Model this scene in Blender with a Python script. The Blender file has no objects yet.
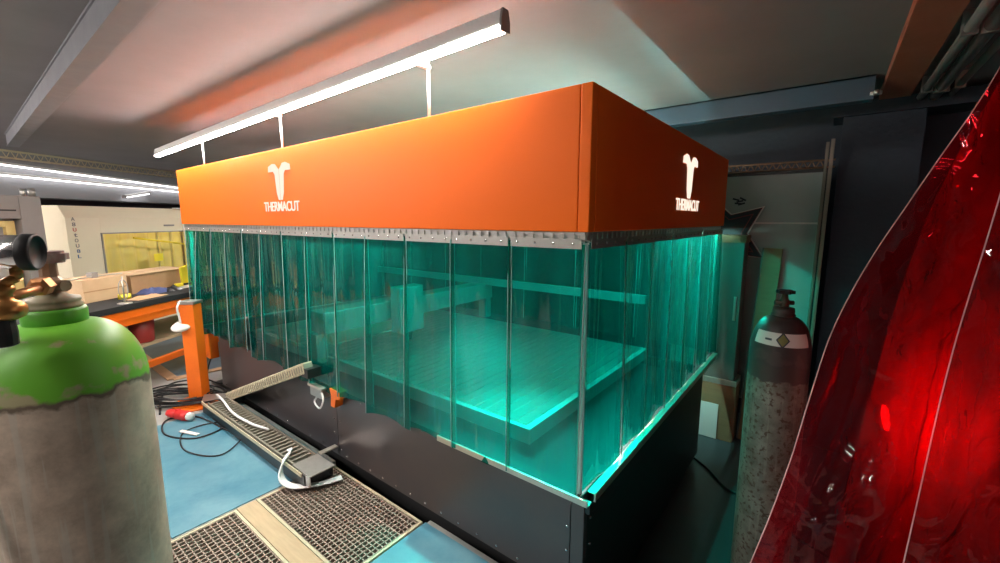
import bpy, bmesh, math, random
from mathutils import Vector, Matrix, noise
random.seed(7)
PI = math.pi
sc = bpy.context.scene
C = sc.collection

# ------------------------------------------------------------------ materials
def mat(name, col, rough=.5, metal=0., spec=.5, noise_amt=0., nscale=8., col2=None, bump=0., bscale=40., coat=0., stretch=None):
    m = bpy.data.materials.new(name); m.use_nodes = True
    nt = m.node_tree; b = nt.nodes['Principled BSDF']
    b.inputs['Base Color'].default_value = (*col, 1)
    b.inputs['Roughness'].default_value = rough
    b.inputs['Metallic'].default_value = metal
    b.inputs['Specular IOR Level'].default_value = spec
    b.inputs['Coat Weight'].default_value = coat
    tc = nt.nodes.new('ShaderNodeTexCoord')
    src = tc.outputs['Object']
    if stretch:
        mp = nt.nodes.new('ShaderNodeMapping'); mp.inputs['Scale'].default_value = stretch
        nt.links.new(src, mp.inputs['Vector']); src = mp.outputs['Vector']
    if noise_amt > 0:
        n = nt.nodes.new('ShaderNodeTexNoise'); n.inputs['Scale'].default_value = nscale
        n.inputs['Detail'].default_value = 6; n.inputs['Roughness'].default_value = .65
        nt.links.new(src, n.inputs['Vector'])
        r = nt.nodes.new('ShaderNodeValToRGB')
        r.color_ramp.elements[0].position = .5 - .25; r.color_ramp.elements[1].position = .5 + .22
        c2 = col2 or tuple(c * .55 for c in col)
        r.color_ramp.elements[0].color = (*[a + (b2 - a) * noise_amt for a, b2 in zip(col, c2)], 1)
        r.color_ramp.elements[1].color = (*col, 1)
        nt.links.new(n.outputs['Fac'], r.inputs['Fac'])
        nt.links.new(r.outputs['Color'], b.inputs['Base Color'])
        mr = nt.nodes.new('ShaderNodeMapRange')
        mr.inputs['To Min'].default_value = min(1, rough + .12); mr.inputs['To Max'].default_value = max(.02, rough - .08)
        nt.links.new(n.outputs['Fac'], mr.inputs['Value']); nt.links.new(mr.outputs['Result'], b.inputs['Roughness'])
    if bump > 0:
        n2 = nt.nodes.new('ShaderNodeTexNoise'); n2.inputs['Scale'].default_value = bscale; n2.inputs['Detail'].default_value = 4
        nt.links.new(src, n2.inputs['Vector'])
        bp = nt.nodes.new('ShaderNodeBump'); bp.inputs['Strength'].default_value = bump; bp.inputs['Distance'].default_value = .01
        nt.links.new(n2.outputs['Fac'], bp.inputs['Height']); nt.links.new(bp.outputs['Normal'], b.inputs['Normal'])
    return m

def emis(name, col, st):
    m = bpy.data.materials.new(name); m.use_nodes = True
    nt = m.node_tree; nt.nodes.clear()
    e = nt.nodes.new('ShaderNodeEmission'); o = nt.nodes.new('ShaderNodeOutputMaterial')
    e.inputs['Color'].default_value = (*col, 1); e.inputs['Strength'].default_value = st
    nt.links.new(e.outputs[0], o.inputs['Surface']); return m

def film(name, tcol, haze, haze_col, trans_col, rough=.05, bump=0., bscale=6., transluc=.5, ior=1.5, voro=0., streak=False):
    """PVC film: coloured transparency, a little haze, a clear glossy face."""
    m = bpy.data.materials.new(name); m.use_nodes = True
    nt = m.node_tree; nt.nodes.clear(); N = nt.nodes.new; L = nt.links.new
    o = N('ShaderNodeOutputMaterial')
    tr = N('ShaderNodeBsdfTransparent'); tr.inputs['Color'].default_value = (*tcol, 1)
    df = N('ShaderNodeBsdfDiffuse'); df.inputs['Color'].default_value = (*haze_col, 1)
    tl = N('ShaderNodeBsdfTranslucent'); tl.inputs['Color'].default_value = (*trans_col, 1)
    gl = N('ShaderNodeBsdfGlossy'); gl.inputs['Roughness'].default_value = rough
    hz = N('ShaderNodeMixShader'); hz.inputs[0].default_value = transluc
    L(df.outputs[0], hz.inputs[1]); L(tl.outputs[0], hz.inputs[2])
    body = N('ShaderNodeMixShader')
    tc = N('ShaderNodeTexCoord')
    ns = N('ShaderNodeTexNoise'); ns.inputs['Scale'].default_value = 3.; ns.inputs['Detail'].default_value = 5
    mp = N('ShaderNodeMapping'); mp.inputs['Scale'].default_value = (2.5, 2.5, .6)
    L(tc.outputs['Object'], mp.inputs['Vector']); L(mp.outputs['Vector'], ns.inputs['Vector'])
    mr = N('ShaderNodeMapRange'); mr.inputs['From Min'].default_value = .35; mr.inputs['From Max'].default_value = .75
    mr.inputs['To Min'].default_value = haze * .6; mr.inputs['To Max'].default_value = haze * 1.7
    L(ns.outputs['Fac'], mr.inputs['Value']); L(mr.outputs['Result'], body.inputs[0])
    L(tr.outputs[0], body.inputs[1]); L(hz.outputs[0], body.inputs[2])
    fr = N('ShaderNodeFresnel')
    ge = N('ShaderNodeNewGeometry'); io = N('ShaderNodeMapRange'); io.inputs['To Min'].default_value = ior; io.inputs['To Max'].default_value = 1/ior
    L(ge.outputs['Backfacing'], io.inputs['Value']); L(io.outputs['Result'], fr.inputs['IOR'])
    mx = N('ShaderNodeMixShader'); L(fr.outputs[0], mx.inputs[0]); L(body.outputs[0], mx.inputs[1]); L(gl.outputs[0], mx.inputs[2])
    L(mx.outputs[0], o.inputs['Surface'])
    if bump > 0:
        n2 = N('ShaderNodeTexNoise'); n2.inputs['Scale'].default_value = bscale; n2.inputs['Detail'].default_value = 2
        n2.inputs['Distortion'].default_value = 1.2
        if streak:
            m2 = N('ShaderNodeMapping'); m2.inputs['Scale'].default_value = (1, 1, .14); n2.inputs['Distortion'].default_value = .3
            L(tc.outputs['Object'], m2.inputs['Vector']); L(m2.outputs['Vector'], n2.inputs['Vector'])
        else: L(tc.outputs['Object'], n2.inputs['Vector'])
        bp = N('ShaderNodeBump'); bp.inputs['Strength'].default_value = bump; bp.inputs['Distance'].default_value = .05
        h = n2.outputs['Fac']
        if voro > 0:
            v = N('ShaderNodeTexVoronoi'); v.inputs['Scale'].default_value = bscale * .8; v.feature = 'SMOOTH_F1'
            L(tc.outputs['Object'], v.inputs['Vector'])
            a = N('ShaderNodeMath'); a.operation = 'MULTIPLY_ADD'; a.inputs[1].default_value = voro
            L(v.outputs['Distance'], a.inputs[0]); L(h, a.inputs[2]); h = a.outputs[0]
        L(h, bp.inputs['Height'])
        L(bp.outputs['Normal'], gl.inputs['Normal']); L(bp.outputs['Normal'], fr.inputs['Normal'])
    return m

M = {}
M['orange'] = mat('orange_paint', (.95, .155, .003), .45, spec=.18)
M['orange_steel'] = mat('orange_steel_paint', (.86, .16, .006), .4, noise_amt=.35, nscale=5)
M['glow_white'] = emis('backlit_lettering', (1., .86, .70), .62)  # letters glow by their own emission, read as backlit
M['cream'] = mat('cream_paint', (.76, .67, .50), .5, noise_amt=.12, nscale=3)
M['body'] = mat('dark_blue_grey_steel', (.060, .056, .064), .32, metal=.25, noise_amt=.6, nscale=2.2, col2=(.12, .08, .065))
M['black'] = mat('black_steel', (.012, .012, .013), .4)
M['blackmatte'] = mat('black_matte', (.01, .01, .011), .8)
M['rubber'] = mat('black_rubber', (.012, .012, .013), .55)
M['zinc'] = mat('zinc_steel', (.55, .53, .5), .32, metal=.9, noise_amt=.3, nscale=30)
M['chrome'] = mat('chrome', (.75, .74, .74), .16, metal=1.)
M['alu'] = mat('aluminium', (.62, .58, .5), .38, metal=.8)
M['dullalu'] = mat('dull_aluminium', (.24, .21, .17), .5, metal=.3)
M['dullbeige'] = mat('dull_beige', (.17, .15, .12), .6)
M['whiteplastic'] = mat('white_plastic', (.75, .74, .72), .45)
M['brass'] = mat('old_brass', (.62, .30, .09), .36, metal=.75, noise_amt=.5, nscale=40)
M['ceil'] = mat('grey_blue_ceiling', (.215, .20, .21), .75, noise_amt=.25, nscale=1.5, bump=.05)
M['navy'] = mat('navy_wall', (.016, .026, .042), .6, noise_amt=.3, nscale=9, bump=.35, bscale=25)
M['darkwall'] = mat('dark_plum_wall', (.035, .027, .036), .65, noise_amt=.3, nscale=2)
M['greywall'] = mat('grey_wall', (.05, .05, .055), .7)
M['soffit'] = mat('grey_fascia', (.26, .265, .28), .6, noise_amt=.15, nscale=2)
M['bluebeam'] = mat('blue_steel_beam', (.05, .085, .125), .55)
M['greybeam'] = mat('grey_steel_beam', (.20, .20, .22), .5, noise_amt=.2)
M['redbeam'] = mat('red_brown_beam', (.42, .13, .075), .55, noise_amt=.25, nscale=6)  # red-brown base colour with slight noise
M['concrete'] = mat('grey_concrete', (.36, .35, .33), .6, noise_amt=.45, nscale=2.5, bump=.08)
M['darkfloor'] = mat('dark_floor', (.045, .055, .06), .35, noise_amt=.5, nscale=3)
M['mat'] = mat('blue_floor_paint', (.025, .15, .225), .36, noise_amt=.8, nscale=2.6, col2=(.17, .33, .39), bump=.05)
M['matdark'] = mat('slate_floor_paint', (.085, .13, .17), .45, noise_amt=.5, nscale=2.5)
M['wood'] = mat('pale_wood', (.50, .36, .22), .6, noise_amt=.5, nscale=6, stretch=(1, 8, 8))
M['tanwood'] = mat('tan_wood', (.56, .34, .19), .6, noise_amt=.4, nscale=6)
M['brownboard'] = mat('brown_board', (.26, .15, .075), .6, noise_amt=.5, nscale=5, stretch=(1, 1, 6))
M['greyboard'] = mat('grey_green_panel', (.09, .10, .09), .45, noise_amt=.2)
M['card'] = mat('cardboard', (.42, .24, .12), .75, noise_amt=.35, nscale=9)
M['cardlight'] = mat('pale_cardboard', (.62, .42, .25), .75, noise_amt=.3, nscale=9)
M['grate'] = mat('galvanised_grating', (.31, .235, .19), .5, metal=.2, noise_amt=.5, nscale=5)
M['pitdark'] = mat('pit_dark', (.10, .065, .05), .8)
M['board'] = mat('pale_board', (.34, .37, .35), .3, noise_amt=.2, nscale=2)
M['paper'] = mat('white_paper', (.72, .66, .62), .6)
M['yellow'] = mat('yellow_plastic', (.85, .68, .04), .45)
M['yellowcurtain'] = mat('yellow_pvc', (.72, .56, .12), .4, noise_amt=.5, nscale=4, stretch=(4, 1, 1), col2=(.55, .45, .25))
M['red'] = mat('red_plastic', (.62, .03, .03), .4)
M['redbin'] = mat('dark_red_bin', (.33, .03, .025), .45)
M['brownbin'] = mat('brown_red_bin', (.36, .085, .03), .5)
M['bluerag'] = mat('blue_rag', (.06, .08, .2), .8, noise_amt=.4)
M['greyframe'] = mat('grey_machine_frame', (.28, .26, .25), .45, noise_amt=.2)
M['greyglass'] = mat('grey_screen', (.36, .34, .33), .3, noise_amt=.2)
M['chain'] = mat('beige_chain', (.50, .44, .30), .5)
M['chaindark'] = mat('dark_chain', (.20, .18, .14), .5)
M['cable'] = mat('black_cable', (.012, .013, .015), .45)
M['cablewhite'] = mat('white_cable', (.72, .72, .72), .45)
M['tablebed'] = mat('cutting_bed_steel', (.30, .32, .31), .4, metal=.3, noise_amt=.4, nscale=3)
M['gantry'] = mat('gantry_grey', (.18, .2, .2), .4, metal=.3)
M['txt1'] = mat('dark_letters', (.05, .05, .07), .5)
M['txtg'] = mat('grey_letters', (.20, .18, .18), .5)
M['txt2'] = mat('red_letters', (.5, .04, .04), .5)
M['txt3'] = mat('blue_letters', (.05, .11, .25), .5)
M['starnavy'] = mat('star_navy', (.012, .018, .028), .4)
M['starred'] = mat('star_red', (.22, .03, .035), .4)
M['led'] = emis('led_diffuser', (1., .93, .86), 90.)
M['fillhall'] = emis('fill_hall', (1., .93, .87), 70.)
M['fillback'] = emis('fill_back', (1., .93, .87), 34.)
M['hoodfill'] = emis('hood_fill', (.5, 1., .86), 100.)
M['filltable'] = emis('fill_table', (1., .93, .87), 200.)
M['fillbooth'] = emis('fill_booth', (1., .94, .86), 150.)
M['ledred'] = emis('led_side', (1., .93, .87), 45.)
M['led2'] = emis('led_diffuser_cool', (1., .96, .97), 3.2)
M['ledhood'] = emis('led_cyan_white', (.42, 1., .90), 330.)
M['ledbed'] = emis('led_bed_white', (.6, 1., .9), 520.)
M['teal'] = film('green_welding_film', (.001, .42, .35), .10, (.001, .36, .34), (.001, .55, .45), rough=.06, bump=.6, bscale=7., ior=1.36, streak=True)
M['tealedge'] = mat('green_film_cut_edge', (.30, .38, .38), .25)
M['redfilm'] = film('red_welding_film', (.68, .012, .02), .24, (.62, .012, .022), (.9, .012, .025), rough=.04, bump=.8, bscale=5., transluc=.6, voro=.8, ior=1.7)
M['redfilmrear'] = film('creased_red_film', (.60, .010, .016), .80, (.62, .012, .022), (.95, .012, .025), rough=.05, bump=1., bscale=9., transluc=.7, voro=1.2, ior=1.9)
M['rededge'] = mat('red_film_cut_edge', (.75, .42, .4), .25)

def cylinder_paint(name, body, body2, top, ztop, edge, rust=None, mid=None, zmid=0, scratch=.3):
    """gas bottle coat: worn body paint, another colour on the shoulder with a ragged edge"""
    m = bpy.data.materials.new(name); m.use_nodes = True
    nt = m.node_tree; b = nt.nodes['Principled BSDF']; N = nt.nodes.new; L = nt.links.new
    b.inputs['Roughness'].default_value = .42
    tc = N('ShaderNodeTexCoord')
    n = N('ShaderNodeTexNoise'); n.inputs['Scale'].default_value = 9; n.inputs['Detail'].default_value = 8; n.inputs['Roughness'].default_value = .7
    L(tc.outputs['Object'], n.inputs['Vector'])
    r = N('ShaderNodeValToRGB'); r.color_ramp.elements[0].position = .36; r.color_ramp.elements[1].position = .6
    r.color_ramp.elements[0].color = (*body2, 1); r.color_ramp.elements[1].color = (*body, 1)
    L(n.outputs['Fac'], r.inputs['Fac'])
    col = r.outputs['Color']
    mp = N('ShaderNodeMapping'); mp.inputs['Scale'].default_value = (80, 80, 4); L(tc.outputs['Object'], mp.inputs['Vector'])
    s = N('ShaderNodeTexNoise'); s.inputs['Scale'].default_value = 1.; s.inputs['Detail'].default_value = 3; L(mp.outputs['Vector'], s.inputs['Vector'])
    sr = N('ShaderNodeMapRange'); sr.inputs['From Min'].default_value = .57; sr.inputs['From Max'].default_value = .62
    sr.inputs['To Max'].default_value = scratch; L(s.outputs['Fac'], sr.inputs['Value'])
    mx = N('ShaderNodeMix'); mx.data_type = 'RGBA'; L(sr.outputs['Result'], mx.inputs[0]); L(col, mx.inputs[6]); mx.inputs[7].default_value = (.62, .58, .5, 1)
    col = mx.outputs[2]
    if rust:
        n3 = N('ShaderNodeTexNoise'); n3.inputs['Scale'].default_value = 62; n3.inputs['Detail'].default_value = 5; L(tc.outputs['Object'], n3.inputs['Vector'])
        r3 = N('ShaderNodeMapRange'); r3.inputs['From Min'].default_value = .54; r3.inputs['From Max'].default_value = .62; L(n3.outputs['Fac'], r3.inputs['Value'])
        m3 = N('ShaderNodeMix'); m3.data_type = 'RGBA'; L(r3.outputs['Result'], m3.inputs[0]); L(col, m3.inputs[6]); m3.inputs[7].default_value = (*rust, 1)
        col = m3.outputs[2]
    sx = N('ShaderNodeSeparateXYZ'); L(tc.outputs['Object'], sx.inputs[0])
    nz = N('ShaderNodeTexNoise'); nz.inputs['Scale'].default_value = 26; nz.inputs['Detail'].default_value = 4; L(tc.outputs['Object'], nz.inputs['Vector'])
    def blend(col, z, w, c):
        a = N('ShaderNodeMath'); a.operation = 'MULTIPLY_ADD'; a.inputs[1].default_value = w; L(nz.outputs['Fac'], a.inputs[0]); L(sx.outputs['Z'], a.inputs[2])
        g = N('ShaderNodeMapRange'); g.inputs['From Min'].default_value = z + w * .5 - .003; g.inputs['From Max'].default_value = z + w * .5 + .003
        L(a.outputs[0], g.inputs['Value'])
        k = N('ShaderNodeMix'); k.data_type = 'RGBA'; L(g.outputs['Result'], k.inputs[0]); L(col, k.inputs[6])
        if isinstance(c, tuple): k.inputs[7].default_value = (*c, 1)
        else: L(c, k.inputs[7])
        return k.outputs[2]
    if mid: col = blend(col, zmid, .05, mid)
    # shoulder colour with small chipped patches
    n5 = N('ShaderNodeTexNoise'); n5.inputs['Scale'].default_value = 16; n5.inputs['Detail'].default_value = 7; L(tc.outputs['Object'], n5.inputs['Vector'])
    r5 = N('ShaderNodeValToRGB'); r5.color_ramp.elements[0].position = .545; r5.color_ramp.elements[1].position = .60
    r5.color_ramp.elements[0].color = (*top, 1); r5.color_ramp.elements[1].color = (*edge, 1); L(n5.outputs['Fac'], r5.inputs['Fac'])
    col = blend(col, ztop, .03, r5.outputs['Color'])
    L(col, b.inputs['Base Color'])
    bp = N('ShaderNodeBump'); bp.inputs['Strength'].default_value = .15; bp.inputs['Distance'].default_value = .004
    L(n.outputs['Fac'], bp.inputs['Height']); L(bp.outputs['Normal'], b.inputs['Normal'])
    return m

# ------------------------------------------------------------------ mesh builder
class MB:
    def __init__(s): s.v = []; s.f = []; s.sm = []; s.mi = []
    def add(s, vs, fs, smooth=False, mi=0):
        b = len(s.v); s.v += [tuple(v) for v in vs]
        for f in fs: s.f.append(tuple(b + i for i in f)); s.sm.append(smooth); s.mi.append(mi)
        return s
    def box(s, x0, x1, y0, y1, z0, z1, M4=None, mi=0, ch=0.):
        if ch > 0:   # chamfered box
            c = min(ch, (x1-x0)*.45, (y1-y0)*.45, (z1-z0)*.45)
            bm = bmesh.new(); bmesh.ops.create_cube(bm, size=1)
            for v in bm.verts: v.co = Vector(((x0+x1)/2 + v.co.x*(x1-x0), (y0+y1)/2 + v.co.y*(y1-y0), (z0+z1)/2 + v.co.z*(z1-z0)))
            bmesh.ops.bevel(bm, geom=bm.edges[:], offset=c, segments=2, affect='EDGES', profile=.6)
            bm.verts.index_update()
            vs = [v.co.copy() for v in bm.verts]; fs = [[v.index for v in f.verts] for f in bm.faces]; bm.free()
        else:
            vs = [Vector((x, y, z)) for z in (z0, z1) for y in (y0, y1) for x in (x0, x1)]
            fs = [(0, 2, 3, 1), (4, 5, 7, 6), (0, 1, 5, 4), (2, 6, 7, 3), (0, 4, 6, 2), (1, 3, 7, 5)]
        if M4 is not None: vs = [M4 @ v for v in vs]
        return s.add(vs, fs, False, mi)
    def lathe(s, prof, c=(0, 0, 0), axis=(0, 0, 1), n=32, mi=0, cap=True, smooth=True):
        ax = Vector(axis).normalized(); q = ax.to_track_quat('Z', 'Y').to_matrix(); c = Vector(c)
        vs = []; fs = []
        for (r, z) in prof:
            for k in range(n):
                a = 2*PI*k/n; vs.append(c + q @ Vector((r*math.cos(a), r*math.sin(a), z)))
        for i in range(len(prof)-1):
            for k in range(n):
                k2 = (k+1) % n; fs.append((i*n+k, i*n+k2, (i+1)*n+k2, (i+1)*n+k))
        s.add(vs, fs, smooth, mi)
        if cap:
            b = len(s.v) - len(vs)
            if prof[0][0] > 1e-5: s.f.append(tuple(b + k for k in reversed(range(n)))); s.sm.append(False); s.mi.append(mi)
            if prof[-1][0] > 1e-5: s.f.append(tuple(b + (len(prof)-1)*n + k for k in range(n))); s.sm.append(False); s.mi.append(mi)
        return s
    def cyl(s, p, q, r, r2=None, n=16, mi=0):
        p = Vector(p); q = Vector(q); d = q - p
        return s.lathe([(r, 0), (r if r2 is None else r2, d.length)], p, d, n, mi)
    def tube(s, pts, r, n=8, mi=0, closed=False, rs=None):
        pts = [Vector(p) for p in pts]; m = len(pts); vs = []; fs = []
        prev = None
        for i in range(m):
            a = pts[i-1] if (i or closed) else pts[0]; b = pts[(i+1) % m] if (i < m-1 or closed) else pts[-1]
            t = (b - a).normalized()
            if prev is None:
                u = t.cross(Vector((0, 0, 1)));
                if u.length < 1e-3: u = t.cross(Vector((1, 0, 0)))
            else: u = prev - t * prev.dot(t)
            u.normalize(); prev = u; w = t.cross(u)
            rr = rs[i] if rs else r
            for k in range(n):
                an = 2*PI*k/n; vs.append(pts[i] + (u*math.cos(an) + w*math.sin(an)) * rr)
        for i in range(m if closed else m-1):
            j = (i+1) % m
            for k in range(n):
                k2 = (k+1) % n; fs.append((i*n+k, i*n+k2, j*n+k2, j*n+k))
        if not closed: fs += [tuple(reversed(range(n))), tuple((m-1)*n + k for k in range(n))]
        return s.add(vs, fs, True, mi)
    def prism(s, poly, fn, t0, t1, mi=0):
        """2-D polygon extruded: fn(u, v, t) gives the point"""
        n = len(poly)
        vs = [fn(u, v, t0) for u, v in poly] + [fn(u, v, t1) for u, v in poly]
        fs = [tuple(reversed(range(n))), tuple(range(n, 2*n))] + [(i, (i+1) % n, n+(i+1) % n, n+i) for i in range(n)]
        return s.add(vs, fs, False, mi)
    def grid(s, fn, nu, nv, smooth=True, mi=0):
        vs = [fn(i/nu, j/nv) for j in range(nv+1) for i in range(nu+1)]
        fs = [(j*(nu+1)+i, j*(nu+1)+i+1, (j+1)*(nu+1)+i+1, (j+1)*(nu+1)+i) for j in range(nv) for i in range(nu)]
        return s.add(vs, fs, smooth, mi)
    def build(s, name, m, parent=None, world=True, base=None):
        vs = [Vector(v) for v in s.v]
        loc = Vector((0, 0, 0))
        if parent is not None:
            if world:
                Mi = world_matrix(parent).inverted(); vs = [Mi @ v for v in vs]
        else:
            xs = [v.x for v in vs]; ys = [v.y for v in vs]; zs = [v.z for v in vs]
            loc = Vector(base) if base else Vector(((min(xs)+max(xs))/2, (min(ys)+max(ys))/2, min(zs)))
            vs = [v - loc for v in vs]
        me = bpy.data.meshes.new(name)
        me.from_pydata([tuple(v) for v in vs], [], s.f)
        for i, p in enumerate(me.polygons): p.use_smooth = s.sm[i]; p.material_index = s.mi[i]
        for mm in (m if isinstance(m, (list, tuple)) else [m]): me.materials.append(mm)
        bm = bmesh.new(); bm.from_mesh(me); bmesh.ops.recalc_face_normals(bm, faces=bm.faces[:]); bm.to_mesh(me); bm.free()
        me.update()
        o = bpy.data.objects.new(name, me); C.objects.link(o); o.location = loc
        if parent is not None: o.parent = parent
        return o

def world_matrix(o):
    m = Matrix.Translation(o.location) @ o.rotation_euler.to_matrix().to_4x4()
    return world_matrix(o.parent) @ m if o.parent else m
def empty(name, loc, label, cat, group=None, rz=0.):
    o = bpy.data.objects.new(name, None); C.objects.link(o); o.location = loc; o.rotation_euler = (0, 0, rz)
    o.empty_display_size = .1; return tag(o, label, cat, group)
def tag(o, label, cat, group=None):
    o['label'] = label; o['category'] = cat
    if group: o['group'] = group
    return o
def struct(o): o['kind'] = 'structure'; return o
def copy_tree(o, parent=None):
    c = o.copy(); C.objects.link(c)
    if parent is not None: c.parent = parent
    for ch in list(o.children): copy_tree(ch, c)
    return c
def text_part(name, s, size_w, size_h, fn, m, parent, ext=.003, bold=.0):
    """lettering as a mesh: fn(u, v, t) with u in 0..size_w, v in 0..size_h"""
    cu = bpy.data.curves.new('t', 'FONT'); cu.body = s; cu.size = 1; cu.extrude = .5; cu.offset = bold; cu.space_character = .95
    ob = bpy.data.objects.new('t', cu); C.objects.link(ob)
    bpy.context.view_layer.update()
    dg = bpy.context.evaluated_depsgraph_get(); me = ob.evaluated_get(dg).to_mesh()
    vs = [v.co.copy() for v in me.vertices]; fs = [tuple(p.vertices) for p in me.polygons]
    ob.evaluated_get(dg).to_mesh_clear(); bpy.data.objects.remove(ob); bpy.data.curves.remove(cu)
    x0 = min(v.x for v in vs); x1 = max(v.x for v in vs); y0 = min(v.y for v in vs); y1 = max(v.y for v in vs)
    mb = MB(); mb.add([fn((v.x-x0)/(x1-x0)*size_w, (v.y-y0)/(y1-y0)*size_h, ext if v.z > 0 else 0) for v in vs], fs)
    return mb.build(name, m, parent)
def smooth_path(pts, n=8):
    """Catmull-Rom through points"""
    P = [Vector(p) for p in pts]; P = [P[0]*2-P[1]] + P + [P[-1]*2-P[-2]]; out = []
    for i in range(1, len(P)-2):
        for k in range(n):
            t = k/n; a, b, c, d = P[i-1:i+3]
            out.append(.5*((2*b) + (c-a)*t + (2*a-5*b+4*c-d)*t*t + (3*b-3*c+d-a)*t*t*t))
    out.append(P[-2]); return out
ORD = ['first', 'second', 'third', 'fourth', 'fifth', 'sixth', 'seventh', 'eighth', 'ninth', 'tenth', 'eleventh', 'twelfth', 'thirteenth', 'fourteenth', 'fifteenth']

# left part of the hall stands at an angle: s along, t towards the camera
TH = math.radians(33); DV = Vector((-math.sin(TH), math.cos(TH), 0)); NV = Vector((math.cos(TH), math.sin(TH), 0)); OL = Vector((-4.5, -.25, 0))
def LP(s, t, z): return OL + DV*s + NV*t + Vector((0, 0, z))
LROT = Matrix((( DV.x, -NV.x, 0, 0), (DV.y, -NV.y, 0, 0), (0, 0, 1, 0), (0, 0, 0, 1)))
def LM(s, t, z): return Matrix.Translation(LP(s, t, z)) @ LROT      # local x = s, local y = -t
LRZ = math.radians(123)

# ------------------------------------------------------------------ the hall
ZC = 2.55; ZL = -.27
fl = MB()
fl.box(-14, 3.2, -4.6, -.95, -.4, 0, mi=0); fl.box(-14, -1.83, -.95, .03, -.4, 0); fl.box(-.90, 3.2, -.95, .03, -.4, 0)
fl.box(-1.83, -.90, -.95, .03, -.4, -.12, mi=2)              # pit under the gratings
fl.box(-14, -4.1, .03, 3.4, -.4, 0)
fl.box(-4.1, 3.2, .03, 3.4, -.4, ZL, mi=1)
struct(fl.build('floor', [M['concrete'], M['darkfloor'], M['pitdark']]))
struct(MB().box(-14, 3.2, -4.6, 3.4, ZC, ZC+.1).build('ceiling', M['ceil']))
struct(MB().box(-14, 3.2, 3.2, 3.3, -.4, ZC).build('wall_back', M['navy']))
struct(MB().box(3.1, 3.2, -4.6, 3.3, -.4, ZC).build('wall_right', M['greywall']))
struct(MB().box(-14, 3.2, -4.7, -4.6, -.4, ZC).build('wall_front', M['greywall']))
struct(MB().box(-4, 8, 0, .1, 0, ZC, LM(0, -4.05, 0)).build('wall_left', M['darkwall']))
struct(MB().box(-1.5, 8, 0, .5, 1.93, ZC, LM(0, -3.5, 0)).build('trim_1', M['soffit']))
# steel under the ceiling
def ibeam(axis, a0, a1, c, w, z0, z1, m, name):
    mb = MB(); t = .012
    if axis == 'x':
        mb.box(a0, a1, c-w/2, c+w/2, z0, z0+t); mb.box(a0, a1, c-w/2, c+w/2, z1-t, z1); mb.box(a0, a1, c-w*.42, c-w*.42+t, z0+t, z1-t); mb.box(a0, a1, c+w*.42-t, c+w*.42, z0+t, z1-t)
    return struct(mb.build(name, m))
ibeam('x', -6.6, 1.0, -.872, .095, 2.415, ZC, M['greybeam'], 'ceiling_beam')
struct(MB().box(-5, .82, 2.36, 2.46, 2.40, 2.41).box(-5, .82, 2.36, 2.37, 2.41, ZC).box(-5, .82, 2.36, 2.46, ZC-.01, ZC).build('ceiling_beam', M['bluebeam']))
struct(MB().box(.87, 1.04, -2.5, 2.87, 2.49, ZC, ch=.004).build('ceiling_beam', M['redbeam']))
struct(MB().box(.68, 1.14, 2.87, 3.2, ZL, 2.40, ch=.006).box(.62, 1.9, 2.85, 3.2, 2.40, 2.50).build('pillar', M['navy']))

# conduits at the ceiling, right
for k, (x, r, lab) in enumerate([(1.09, .022, 'grey conduit pipe nearest the red brown ceiling beam'), (1.16, .03, 'thicker grey pipe between two thinner conduits at the ceiling'), (1.24, .018, 'thin pale conduit pipe farthest from the red brown ceiling beam')]):
    mb = MB().cyl((x, -.6, 2.47), (x, 2.84, 2.47), r, n=16)
    for y in (.4, 1.5, 2.6): mb.box(x-r-.006, x+r+.006, y-.012, y+.012, 2.47-r-.004, ZC)
    tag(mb.build('conduit_pipe', [M['greyframe'], M['zinc'], M['alu']][k]), lab, 'pipe', 'pipes under the ceiling')

# ------------------------------------------------------------------ the cutting machine
W, D, ZT, ZB = 4.363, 2.371, 2.088, 1.577
mc = empty('cutting_machine', (-W/2, D/2, ZL), 'large plasma cutting machine with orange hood and dark steel base', 'machine')
T = .03
front = MB().box(-W, -.047, 0, T, ZB, ZT, ch=.004)
front.box(-W+T, -.25, T, .22, ZT-.02, ZT)
front.build('hood_front_panel', M['orange'], mc)
MB().box(-.045, 0, 0, .045, ZB, ZT, ch=.004).build('hood_corner_profile', M['orange'], mc)
MB().box(-T, 0, .047, D, ZB, ZT, ch=.004).box(-.25, -T, T, D-T, ZT-.02, ZT).build('hood_side_panel', M['orange'], mc)
MB().box(-W, 0, D+.001, D+T, ZB, ZT, ch=.004).build('hood_rear_panel', M['orange'], mc)
MB().box(-W, -W+T, T+.001, D, ZB, ZT, ch=.004).build('hood_side_panel', M['orange'], mc)
# emblem and lettering
HALF = [(-.012, 0), (-.05, 0), (-.095, .2), (-.125, .70), (-.165, .785), (-.315, .785), (-.305, .93), (-.19, 1.0), (-.11, .985), (-.012, .83)]
def emblem(fn):
    mb = MB()
    mb.prism([(x*.49, y*.243) for x, y in HALF], fn, 0, .004); mb.prism([(-x*.49, y*.243) for x, y in reversed(HALF)], fn, 0, .004)
    return mb.build('emblem', M['glow_white'], mc)
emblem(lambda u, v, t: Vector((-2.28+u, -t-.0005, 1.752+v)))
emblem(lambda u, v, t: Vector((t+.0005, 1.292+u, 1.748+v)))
text_part('lettering', 'THERMACUT', .50, .066, lambda u, v, t: Vector((-2.535+u, -t-.0005, 1.676+v)), M['glow_white'], mc, .003, .012)
text_part('lettering', 'THERMACUT', .50, .066, lambda u, v, t: Vector((t+.0005, 1.045+u, 1.676+v)), M['glow_white'], mc, .003, .012)
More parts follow.
